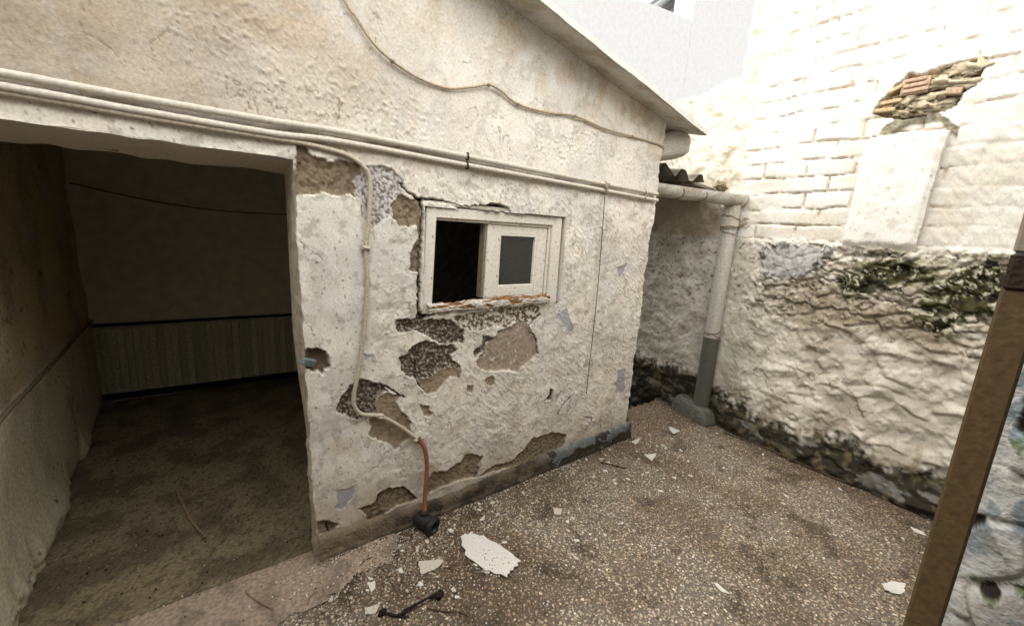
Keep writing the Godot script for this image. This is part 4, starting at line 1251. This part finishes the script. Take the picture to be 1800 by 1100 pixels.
func floors() -> void:
	var tx := chips_texture()
	var m := StandardMaterial3D.new()
	m.albedo_texture = tx[0]
	m.heightmap_enabled = true
	m.heightmap_texture = tx[1]
	m.heightmap_scale = 0.10
	m.roughness = 0.82
	m.metallic_specular = 0.4
	m.vertex_color_use_as_albedo = true
	m.uv1_triplanar = true; m.uv1_world_triplanar = true
	m.uv1_scale = Vector3.ONE / 2.4
	var st := 0.009
	var w := int(5.0 / st)
	var h := int(2.15 / st)
	var S := Sheet.new(w, h)
	for j in h:
		for i in w:
			var x := -1.45 + i * st
			var z := -0.36 + j * st
			var y := 0.004 * N(x * 1.5, z * 1.5) + 0.0015 * F(x * 6, z * 6)
			var t := F(x * 1.3, z * 1.3)
			var c := Color(1.10, 1.07, 1.03).lerp(Color(0.76, 0.71, 0.65), sm(-0.15, 0.3, t))
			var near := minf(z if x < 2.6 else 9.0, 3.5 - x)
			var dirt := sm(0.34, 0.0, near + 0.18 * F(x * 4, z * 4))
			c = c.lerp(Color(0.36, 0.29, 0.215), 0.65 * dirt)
			c = c.lerp(Color(0.46, 0.36, 0.26), 0.6 * sm(0.65, 0.15, Vector2(x - 0.75, z - 0.35).length() + 0.3 * F(x * 5, z * 5)))
			c = c.lerp(Color(0.80, 0.66, 0.53), 0.7 * sm(0.4, 0.0, z) * sm(2.5, 2.8, x))
			c = c.lerp(Color(0.28, 0.25, 0.21), 0.7 * sm(0.25, 0.45, F(x * 3 + 50, z * 3)))
			var crk := absf(F(x * 0.8 + 9.0, z * 0.8))
			if crk < 0.007 and N(x * 1.5, z * 1.5 + 20) > -0.1: c = c.lerp(Color(0.22, 0.19, 0.15), 0.7 * sm(0.007, 0.002, crk))
			var fine := F(x * 16 + 80, z * 16)
			c = c.lerp(Color(0.42, 0.34, 0.25), 0.5 * sm(0.12, 0.4, fine) * sm(1.0, 0.3, near + 0.2 * t))
			c = c.lerp(Color(1.15, 1.12, 1.05), 0.35 * sm(0.2, 0.45, F(x * 2.1 + 31, z * 2.1)))
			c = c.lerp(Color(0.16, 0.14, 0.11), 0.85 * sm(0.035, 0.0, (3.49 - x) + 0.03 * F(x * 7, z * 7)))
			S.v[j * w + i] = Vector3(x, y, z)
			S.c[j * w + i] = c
			if x < 2.555 and z < -0.075: S.part[j * w + i] = -1
			if z < -0.33 + 0.03 * N(x * 9, 2): S.part[j * w + i] = -1
	S.normals(true)
	S.sort_cells()
	kind(obj("patio", S.mesh_of(0, true), m), "structure")
	# thin smear of cement and dust at the threshold, worn into islands
	w = 200; h = 70
	S = Sheet.new(w, h)
	for j in h:
		for i in w:
			var x := -0.8 + i * 0.0085
			var z := -0.055 + j * 0.0085
			var edge := sm(0.32, 0.10, z + 0.12 * F(x * 3 + 9, z * 3)) * sm(0.82, 0.35, x + 0.2 * F(x * 5, z * 5 + 2))
			var y := 0.0045 + 0.004 * edge + 0.0035 * N(x * 1.5, z * 1.5) * 1.1 + 0.002 * F(x * 8, z * 8)
			S.v[j * w + i] = Vector3(x, y, z)
			S.c[j * w + i] = Color(0.40, 0.315, 0.24).lerp(Color(0.27, 0.215, 0.165), sm(-0.1, 0.35, F(x * 5 + 3, z * 5)))
			if edge + 0.42 * F(x * 13, z * 13) < 0.42: S.part[j * w + i] = -1
	S.normals(true)
	S.sort_cells()
	var dust := mat(Color.WHITE, 0.95, 0.3, 0.2, 4.0, true)
	kind(obj("threshold", S.mesh_of(0, true), dust), "structure")
	# earth floor of the dark room
	w = 130; h = 180
	S = Sheet.new(w, h)
	for j in h:
		for i in w:
			var x := -1.0 + i * 0.0145
			var z := -2.6 + j * 0.0145
			var y := -0.010 + 0.006 * F(x * 4, z * 4) - 0.012 * sm(-0.05, -0.3, z)
			y -= 0.0
			var c := Color(0.30, 0.245, 0.15).lerp(Color(0.18, 0.145, 0.092), sm(-0.15, 0.3, F(x * 3, z * 3)))
			c = c.lerp(Color(0.085, 0.066, 0.04), 0.6 * sm(0.15, 0.35, F(x * 22, z * 22 + 30)))
			S.v[j * w + i] = Vector3(x, y, z)
			S.c[j * w + i] = c
	S.normals(true)
	S.sort_cells()
	kind(obj("room_floor", S.mesh_of(0, true), mat(Color.WHITE, 0.85, 0.35, 0.4, 5.0, true)), "structure")
	kind(obj("ground", box_mesh(Vector3(0, -0.45, 0), Vector3(400, 0.4, 400), 0.01), mat(Color(0.12, 0.10, 0.075), 0.95, 0.3, 0.3, 1.0)), "structure")

# a thin curled chip with the given outline (metres on the floor)
func flake(outline: PackedVector2Array, thick: float, curl: float, sd: int) -> ArrayMesh:
	var c := Vector2.ZERO
	for p in outline: c += p
	c /= outline.size()
	var ring := PackedVector2Array()
	for k in outline.size():
		var a := outline[k] - c
		var b := outline[(k + 1) % outline.size()] - c
		for s in 4:
			var p := a.lerp(b, s / 4.0)
			ring.append(p * (1.0 + (0.14 if p.length() < 0.06 else 0.09) * N(p.x * 70 + sd * 3, p.y * 70) + 0.04 * N(p.x * 190 + sd, p.y * 190)))
	var st := begin()
	st.set_smooth_group(-1)
	st.set_color(Color.WHITE)
	var n := ring.size()
	var ax := Vector2.from_angle(sd * 1.7)
	var up := func(p: Vector2, k: float) -> Vector3: return Vector3(p.x * k, thick + curl * pow(absf((p * k).dot(ax)) * 20.0, 2.0) * 0.01 + 0.0008 * N(p.x * k * 60, p.y * k * 60 + sd), p.y * k)
	for k in n:
		var p := ring[k]
		var q := ring[(k + 1) % n]
		var o: Vector3 = up.call(Vector2.ZERO, 1.0)
		var p1: Vector3 = up.call(p, 0.55)
		var q1: Vector3 = up.call(q, 0.55)
		var p2: Vector3 = up.call(p, 1.0)
		var q2: Vector3 = up.call(q, 1.0)
		for v: Vector3 in [o, p1, q1]: st.add_vertex(v)
		quad(st, [p1, q1, q2, p2], Color.WHITE)
		quad(st, [p2, q2, q2 - Vector3(0, thick, 0), p2 - Vector3(0, thick, 0)], Color.WHITE)
		for v: Vector3 in [o - Vector3(0, thick, 0), q2 - Vector3(0, thick, 0), p2 - Vector3(0, thick, 0)]: st.add_vertex(v)
	return done(st)

func blob(r: float, el: float, sides: int) -> PackedVector2Array:
	var a := PackedVector2Array()
	var ph := rng.randf() * TAU
	for k in sides:
		var q := Vector2.from_angle(TAU * k / sides) * r * rng.randf_range(0.65, 1.2)
		q.y *= el
		a.append(q.rotated(ph))
	return a

func litter() -> void:
	var white := mat(Color(0.66, 0.64, 0.60), 0.8, 0.14, 0.05, 8.0)
	var cream := mat(Color(0.58, 0.54, 0.46), 0.85, 0.2, 0.1, 8.0)
	var named := [
		["large white paint flake on the floor in front of the black drain fitting", [0.909, 0.253, 0.955, 0.254, 1.018, 0.312, 1.06, 0.409, 1.087, 0.542, 1.022, 0.56, 0.976, 0.578, 0.94, 0.527, 0.908, 0.488, 0.88, 0.364], 0],
		["round white paint flake beside the brown post", [2.6, 1.623, 2.624, 1.669, 2.56, 1.675, 2.521, 1.662, 2.487, 1.619, 2.53, 1.60], 0],
		["long pointed white paint flake in the open middle of the floor", [1.801, 1.131, 1.813, 1.146, 1.806, 1.209, 1.784, 1.177], 0],
		["triangular white paint flake in front of the house corner", [2.468, 0.255, 2.561, 0.299, 2.449, 0.337], 0],
		["white paint flake nearest the drain shoe", [3.036, 0.099, 3.066, 0.182, 2.944, 0.2], 0],
		["cream oval plaster chip on the floor below the hanging wire", [1.489, 0.33, 1.529, 0.366, 1.484, 0.399, 1.462, 0.375], 1],
		["white paint flake touching the blue grey plinth end", [2.549, 0.079, 2.646, 0.094, 2.531, 0.136], 0],
		["small upright-lying white flake at the cement threshold", [0.435, 0.26, 0.469, 0.271, 0.455, 0.31, 0.435, 0.317], 0],
		["ragged cream flake beside the black twig", [0.389, 0.376, 0.45, 0.393, 0.42, 0.426, 0.384, 0.408], 1],
		["greenish cream plaster scrap just before the black drain fitting", [0.669, 0.28, 0.779, 0.329, 0.735, 0.359, 0.652, 0.352], 1],
		["narrow white flake at the right edge of the floor by the post", [3.241, 1.59, 3.25, 1.64, 3.22, 1.66, 3.20, 1.61], 0],
	]
	var sd := 0
	for e in named:
		var a := pts2(e[1])
		var c := Vector2.ZERO
		for p in a: c += p
		c /= a.size()
		var loc := PackedVector2Array()
		for p in a: loc.append(p - c)
		sd += 1
		var o := obj("paint_flake", flake(loc, 0.0035, 0.5 if sd > 1 else 0.04, sd), white if e[2] == 0 else cream)
		o.position = Vector3(c.x, 0.0015 + 0.004 * N(c.x * 1.5, c.y * 1.5) + (0.006 if sd == 1 else 0.0), c.y)
		tag(o, e[0], "paint flake", "paint flakes fallen on the floor")
	var shapes := []
	for k in 10: shapes.append(flake(blob(0.016, 0.6, 6), 0.003, 2.0, 40 + k))
	for k in 150:
		var x := rng.randf_range(0.25, 3.45)
		var z := pow(rng.randf(), 1.3) * 1.7 + 0.04
		if k < 54:
			x = 0.72 + 0.30 * rng.randfn(); z = 0.10 + absf(0.24 * rng.randfn())
		elif k < 96: x = rng.randf_range(0.9, 2.9); z = 0.07 + 0.6 * pow(rng.randf(), 1.5)
		if x > 3.42: x = 3.4
		var o := obj("paint_flake", shapes[rng.randi() % 10], white if rng.randf() < 0.55 else cream)
		o.position = Vector3(x, 0.0015 + 0.004 * N(x * 1.5, z * 1.5), z)
		o.rotation = Vector3(rng.randf_range(-0.1, 0.1), rng.randf() * TAU, rng.randf_range(-0.1, 0.1))
		var s := rng.randf_range(0.35, 1.25) * (1.0 if k < 96 else 0.8)
		o.scale = Vector3(s, 1.0, s)
		tag(o, "small pale paint flake scattered on the speckled floor", "paint flake", "small paint flakes scattered on the floor")
	# twigs
	var black := mat(Color(0.016, 0.013, 0.011), 0.8, 0.3, 0.2, 9.0)
	var brown := mat(Color(0.10, 0.06, 0.035), 0.85, 0.3, 0.2, 9.0)
	var tw := thing("black_twig", "black crooked twig on the floor at the lower edge of the view", "twig")
	obj("stem", tube([Vector3(0.435, 0.012, 0.43), Vector3(0.455, 0.012, 0.452), Vector3(0.494, 0.010, 0.488), Vector3(0.542, 0.020, 0.489), Vector3(0.605, 0.024, 0.492), Vector3(0.655, 0.016, 0.488), Vector3(0.680, 0.018, 0.505)], 0.0062, 8, 0.006, 0.5), black, tw)
	obj("knot", rock(Vector3(0.018, 0.011, 0.013), 3, 0.7), black, tw).position = Vector3(0.672, 0.014, 0.496)
	obj("knot", rock(Vector3(0.014, 0.010, 0.010), 8, 0.7), black, tw).position = Vector3(0.442, 0.012, 0.440)
	obj("side_shoot", tube([Vector3(0.494, 0.010, 0.488), Vector3(0.505, 0.012, 0.505), Vector3(0.53, 0.006, 0.513)], 0.003, 6, 0.006, 0.4), black, tw)
	var lay := [
		["thin reddish twig lying right of the black twig", [Vector3(0.605, 0.008, 0.52), Vector3(0.668, 0.008, 0.579), Vector3(0.70, 0.010, 0.60), Vector3(0.732, 0.006, 0.635)], 0.0028, 0],
		["thin dry stalk lying across the cement threshold", [Vector3(-0.007, 0.015, 0.035), Vector3(0.010, 0.016, 0.085), Vector3(0.034, 0.014, 0.124), Vector3(0.078, 0.012, 0.191)], 0.0030, 1],
		["dark straight stick on the floor by the house corner", [Vector3(2.10, 0.008, 0.16), Vector3(2.14, 0.010, 0.22), Vector3(2.20, 0.006, 0.30)], 0.005, 0],
		["thin stick along the foot of the boundary wall", [Vector3(3.44, 0.01, 0.62), Vector3(3.43, 0.012, 0.80), Vector3(3.425, 0.01, 0.98), Vector3(3.44, 0.008, 1.22)], 0.006, 0],
		["short dark stick in the corner by the boundary wall foot", [Vector3(3.38, 0.01, 0.40), Vector3(3.40, 0.012, 0.50), Vector3(3.43, 0.01, 0.60)], 0.006, 0],
		["long straw fallen on the dark room floor", [Vector3(-0.294, 0.005, -0.95), Vector3(-0.22, 0.005, -0.62), Vector3(-0.152, 0.008, -0.417)], 0.005, 1],
	]
	for e in lay:
		var o := obj("twig", tube(e[1], e[2], 6, 0.01, 0.5), brown if e[3] == 0 else mat(Color(0.24, 0.17, 0.09), 0.85))
		tag(o, e[0], "twig")
	for k in 26:
		var p := Vector3(0.72 + 0.25 * rng.randfn(), 0.006, 0.14 + absf(0.2 * rng.randfn()))
		if k > 12: p = Vector3(rng.randf_range(0.4, 3.3), 0.006, 0.06 + 1.3 * pow(rng.randf(), 2.0))
		var d := Vector3(rng.randfn(), 0.0, rng.randfn()).normalized() * rng.randf_range(0.012, 0.04)
		var o := obj("twig", tube([p - d, p + Vector3(0, 0.006, 0) + d.rotated(Vector3.UP, 1.5) * 0.2, p + d], 0.0018, 5, 0.008, 0.4), brown)
		tag(o, "tiny dark twig among the grit on the patio floor", "twig", "tiny twigs among the grit")
	# grit, leaf crumbs and paint dust: too many to count
	var cm := mat(Color.WHITE, 0.95, 0.0, 0.0, 4.0, true)
	var mm := MultiMesh.new()
	mm.transform_format = MultiMesh.TRANSFORM_3D
	mm.use_colors = true
	mm.mesh = rock(Vector3(1, 0.6, 0.8), 12, 0.7, 4, 6)
	var total := 9800
	mm.instance_count = total
	for k in total:
		var x := rng.randf_range(-0.5, 3.45)
		var z := rng.randf() * 1.72
		var big := 1.0
		if k < 2600:
			x = 0.70 + 0.27 * rng.randfn(); z = 0.05 + absf(0.22 * rng.randfn())
		elif k < 4000:
			x = rng.randf_range(0.28, 2.7); z = 0.045 + 0.5 * pow(rng.randf(), 3.0)
		elif k < 5200:
			z = rng.randf_range(-0.3, 1.7); x = 3.46 - 0.5 * pow(rng.randf(), 3.0) - 0.02 * sm(0.1, -0.1, z)
		elif k > 8400:
			big = 1.25
			x = rng.randf_range(0.1, 1.9); z = 0.05 + 0.8 * pow(rng.randf(), 1.6)
		elif k < 5900:
			x = rng.randf_range(-0.65, 0.6); z = rng.randf_range(-1.8, 0.3); big = 1.3
		if k > 9760:
			x = rng.randf_range(0.94, 1.04); z = rng.randf_range(0.32, 0.52)
		if x > 3.46: x = 3.44
		if z < 0.045 and x > 0.27 and x < 2.62: z = 0.05
		var s := rng.randf_range(0.0012, 0.0042) * big
		var c := Color(0.12, 0.075, 0.04)
		var q := rng.randf()
		if q < 0.28: c = Color(0.035, 0.025, 0.018)
		elif q < 0.48: c = Color(0.55, 0.51, 0.44)
		elif q < 0.62: c = Color(0.34, 0.26, 0.16)
		elif q < 0.72: c = Color(0.16, 0.06, 0.03)
		if k > 8400 and k <= 9760: c = Color(0.62, 0.60, 0.55)
		if z < -0.1 and x < 2.0: c = Color(c.r * 0.6, c.g * 0.55, c.b * 0.5)
		mm.set_instance_transform(k, Transform3D(Basis.from_euler(Vector3(rng.randf() * 3, rng.randf() * 6, rng.randf())).scaled(Vector3.ONE * s), Vector3(x, s * 0.3 + 0.004 * N(x * 1.5, z * 1.5) + (0.006 if x < 0.6 and z < 0.2 else 0.0) - (0.016 if z < -0.1 else 0.0) + (0.009 if k > 9760 else 0.0), z)))
		mm.set_instance_color(k, c)
	var mi := MultiMeshInstance3D.new()
	mi.name = "grit"
	mi.multimesh = mm
	mi.material_override = cm
	add_child(mi)
	tag(mi, "grit, leaf crumbs and paint dust strewn over the floor", "grit")
	kind(mi, "stuff")

# ---------------------------------------------------------------- foreground, neighbours
func near_side() -> void:
	# brown door post close to the viewer
	var post := thing("brown_post", "brown painted door post close by at the right edge of the view", "post", Vector3(0.8, 0, 1.773))
	var lean := Basis(Vector3(1, 0, 0), -0.0225)
	var pm := mat(Color(0.125, 0.085, 0.042), 0.55, 0.22, 0.04, 7.0)
	obj("shaft", box_mesh(Vector3(0, 0.79, 0.011), Vector3(0.05, 1.58, 0.034), 0.003, lean), pm, post)
	obj("upper_shaft", box_mesh(Vector3(0.0, 1.98, -0.0155), Vector3(0.05, 0.74, 0.033), 0.003, lean), mat(Color(0.34, 0.29, 0.235), 0.6, 0.25, 0.05, 7.0), post)
	obj("hinge_plate", box_mesh(Vector3(-0.004, 1.588, -0.0055), Vector3(0.05, 0.046, 0.036), 0.004, lean), mat(Color(0.035, 0.022, 0.015), 0.6, 0.3, 0.1, 9.0), post)
	# the reveal beyond it: rubble under peeling pale blue paint
	var near := thing("peeling_reveal", "rough stone wall with peeling bluish white paint behind the brown post", "wall")
	var w := 190
	var h := 330
	var S := Sheet.new(w, h)
	for j in h:
		for i in w:
			var z := 1.765 + 0.004 * i
			var y := -0.01 + 0.006 * j
			voronoi(z * 6.5 + 0.5 * N(z * 5, y * 5), y * 7.5 + 0.4 * N(z * 6 + 5, y * 6), 33)
			var e := vor_2 - vor_1
			var f := F(z * 9, y * 9)
			var far := sm(1.79, 1.84, z)
			var d := far * (0.016 * sm(0.0, 0.2, e) - 0.012 + 0.018 * hash2(vor_id.x, vor_id.y, 4)) + 0.005 * f
			var c := Color(0.62, 0.64, 0.64).lerp(Color(0.72, 0.72, 0.69), sm(-0.1, 0.3, f))
			c = c.lerp(Color(0.25, 0.33, 0.38), 0.8 * sm(0.12, 0.2, F(z * 7 + 3, y * 7)))
			c = c.lerp(Color(0.27, 0.255, 0.23), sm(0.22, 0.30, F(z * 6 + 40, y * 6)) * far)
			c = c.lerp(Color(0.10, 0.06, 0.05), 0.9 * sm(0.07, 0.01, e) * sm(-0.1, 0.2, f) * far)
			c = c.lerp(Color(0.16, 0.24, 0.06), 0.8 * sm(0.36, 0.42, F(z * 8 + 70, y * 8)))
			var rot := F(z * 5 + 120, y * 4)
			c = c.lerp(Color(0.05, 0.04, 0.038), sm(0.34, 0.38, rot))
			d -= 0.015 * sm(0.33, 0.40, rot)
			S.v[j * w + i] = Vector3(1.3 - d, y, z)
			S.c[j * w + i] = c
	S.normals(false)
	S.sort_cells()
	obj("painted_face", S.mesh_of(0, false), mat(Color.WHITE, 0.9, 0.2, 0.3, 4.0, true), near)
	obj("wall_core", box_mesh(Vector3(2.45, 1.0, 2.16), Vector3(2.18, 2.1, 0.78), 0.01), mat(Color(0.55, 0.52, 0.46), 0.95, 0.2, 0.3, 3.0), near)
	# the building the picture is taken from: its wall either side of the doorway and above it, unseen and sized to hold back sky light
	var own := thing("unseen_facing_building", "unseen whitewashed building behind the viewer, walls sized to hold back sky light", "building")
	var wm := mat(Color(0.62, 0.57, 0.49), 0.95, 0.2, 0.3, 2.0)
	obj("wall", box_mesh(Vector3(-1.35, 1.25, 2.1), Vector3(0.8, 2.5, 0.6), 0.01), wm, own)
	obj("sky_blocking_wall", box_mesh(Vector3(-0.45, 2.62, 2.1), Vector3(2.6, 0.64, 0.6), 0.01), wm, own)
	obj("sky_blocking_wall", box_mesh(Vector3(2.35, 2.60, 2.098), Vector3(3.0, 0.60, 0.6), 0.01), wm, own)
	obj("room_wall", box_mesh(Vector3(0.9, 1.25, 4.4), Vector3(5.3, 2.6, 0.2), 0.01), wm, own)
	obj("room_side", box_mesh(Vector3(-1.7, 1.25, 3.4), Vector3(0.2, 2.6, 2.1), 0.01), wm, own)
	obj("room_side", box_mesh(Vector3(3.5, 1.25, 3.4), Vector3(0.2, 2.6, 2.1), 0.01), wm, own)
	obj("room_roof", box_mesh(Vector3(0.9, 2.62, 3.5), Vector3(5.3, 0.2, 2.2), 0.01), wm, own)
	kind(obj("own_floor", box_mesh(Vector3(0.9, -0.03, 3.1), Vector3(5.0, 0.06, 2.6), 0.01), mat(Color(0.2, 0.15, 0.1), 0.9)), "structure")
	var side := thing("added_yard_wall", "added unseen whitewashed wall at the left of the yard, there to dim the light", "wall")  # added, out of view: cuts sky light on the left of the front
	obj("wall", box_mesh(Vector3(-1.30, 1.3, 0.9), Vector3(0.3, 2.7, 1.75), 0.01), wm, side)

func neighbour() -> void:
	var b := thing("neighbour_building", "smooth pale grey white building rising behind the yard", "building")
	var m := mat(Color(0.375, 0.375, 0.378), 0.9, 0.06, 0.03, 0.7)
	var st := begin()
	st.set_smooth_group(-1)
	st.set_color(Color.WHITE)
	var prof := [Vector2(3.85, 0.0), Vector2(8.7, 0.0), Vector2(8.7, 6.235), Vector2(7.4, 6.09), Vector2(6.8, 5.98), Vector2(3.85, 5.45)]
	for k in range(1, prof.size() - 1):
		for e in [[0, k + 1, k]]:
			for q in e: st.add_vertex(Vector3(prof[q].x, prof[q].y, -4.0))
			for q in [0, k, k + 1]: st.add_vertex(Vector3(prof[q].x, prof[q].y, -4.3))
	for k in prof.size():
		var p: Vector2 = prof[k]
		var q: Vector2 = prof[(k + 1) % prof.size()]
		quad(st, [Vector3(p.x, p.y, -4.0), Vector3(p.x, p.y, -4.3), Vector3(q.x, q.y, -4.3), Vector3(q.x, q.y, -4.0)], Color.WHITE)
	obj("parapet_wall", done(st), m, b)
	obj("tall_wall", box_mesh(Vector3(11.2, 4.5, -4.25), Vector3(5.0, 9.0, 0.504), 0.01), m, b)
	obj("lit_end_face", box_mesh(Vector3(8.56, 7.6, -4.16), Vector3(0.29, 2.86, 0.30), 0.005), mat(Color(0.83, 0.83, 0.82), 0.9), b)  # end face of the tall wall, its brightness from light put into the colour
	var g := mat(Color(0.16, 0.17, 0.165), 0.6)
	obj("pergola_beam", tube([Vector3(7.75, 6.19, -4.6), Vector3(9.35, 7.42, -4.6)], 0.085, 12, 0.2), g, b)
	obj("pergola_beam", tube([Vector3(8.25, 6.196, -4.6), Vector3(9.85, 7.45, -4.6)], 0.085, 12, 0.2), g, b)
	obj("pergola_roof", box_mesh(Vector3(9.2, 6.25, -4.95), Vector3(2.8, 1.9, 0.06), 0.01, Basis(Vector3(0, 0, 1), 0.65)), mat(Color(0.26, 0.26, 0.255), 0.8), b)

func _ready() -> void:
	rng.seed = 11
	for e in [[ns, 1, 5], [nf, 5, 9], [nh, 3, 13]]:
		e[0].noise_type = FastNoiseLite.TYPE_SIMPLEX_SMOOTH
		e[0].frequency = 1.0
		e[0].seed = e[2]
		e[0].fractal_type = FastNoiseLite.FRACTAL_NONE if e[1] == 1 else FastNoiseLite.FRACTAL_FBM
		e[0].fractal_octaves = e[1]
	var cam := Camera3D.new()
	cam.name = "camera"
	cam.fov = 76.32
	cam.near = 0.05
	cam.far = 500.0
	cam.transform = Transform3D(Basis(Vector3(0.807069, 0.065985, 0.586759), Vector3(0.07172, 0.975423, -0.208342), Vector3(-0.586086, 0.210229, 0.782501)).orthonormalized(), Vector3(0, 1.6, 1.786))
	add_child(cam)
	var env := Environment.new()
	env.background_mode = Environment.BG_SKY
	env.tonemap_mode = Environment.TONE_MAPPER_LINEAR
	env.tonemap_exposure = 4.9
	env.sdfgi_enabled = true; env.ssao_enabled = true; env.ssil_enabled = true
	var sky := ProceduralSkyMaterial.new()
	sky.sky_top_color = Color(0.98, 0.972, 0.96)
	sky.sky_horizon_color = Color(0.97, 0.97, 0.97)
	sky.ground_horizon_color = Color(0.6, 0.58, 0.55)
	sky.ground_bottom_color = Color(0.3, 0.28, 0.25)
	sky.sky_curve = 0.2
	env.sky = Sky.new()
	env.sky.sky_material = sky
	var we := WorldEnvironment.new()
	we.name = "world_environment"
	we.environment = env
	add_child(we)
	var sun := DirectionalLight3D.new()
	sun.name = "sun"
	sun.light_energy = 0.15
	sun.light_angular_distance = 20.0
	sun.light_color = Color(1.0, 0.97, 0.92)
	sun.shadow_enabled = true
	sun.rotation_degrees = Vector3(-56, -98, 0)
	add_child(sun)
	floors()
	neighbour()
	var house := thing("house", "low derelict white house with peeling front, open doorway and small window", "house")
	house_front(house)
	house_plinth(house)
	house_window(house)
	house_inside(house)
	house_roof(house)
	obj("left_wall", box_mesh(Vector3(-1.06, 1.45, -1.41), Vector3(0.22, 3.0, 2.8), 0.005), mat(Color(0.6, 0.55, 0.46), 0.95, 0.2, 0.3, 3.0), house)
	obj("back_wall", box_mesh(Vector3(0.8, 1.2, -2.86), Vector3(3.6, 2.5, 0.2), 0.005), mat(Color(0.6, 0.55, 0.46), 0.95, 0.2, 0.3, 3.0), house)
	obj("alley_wall", box_mesh(Vector3(2.49, 1.15, -1.5), Vector3(0.12, 2.4, 2.0), 0.005), mat(Color(0.6, 0.55, 0.46), 0.95, 0.2, 0.3, 3.0), house)
	boundary_wall()
	lean_to()
	rain_goods()
	wall_pipes()
	near_side()
	litter()
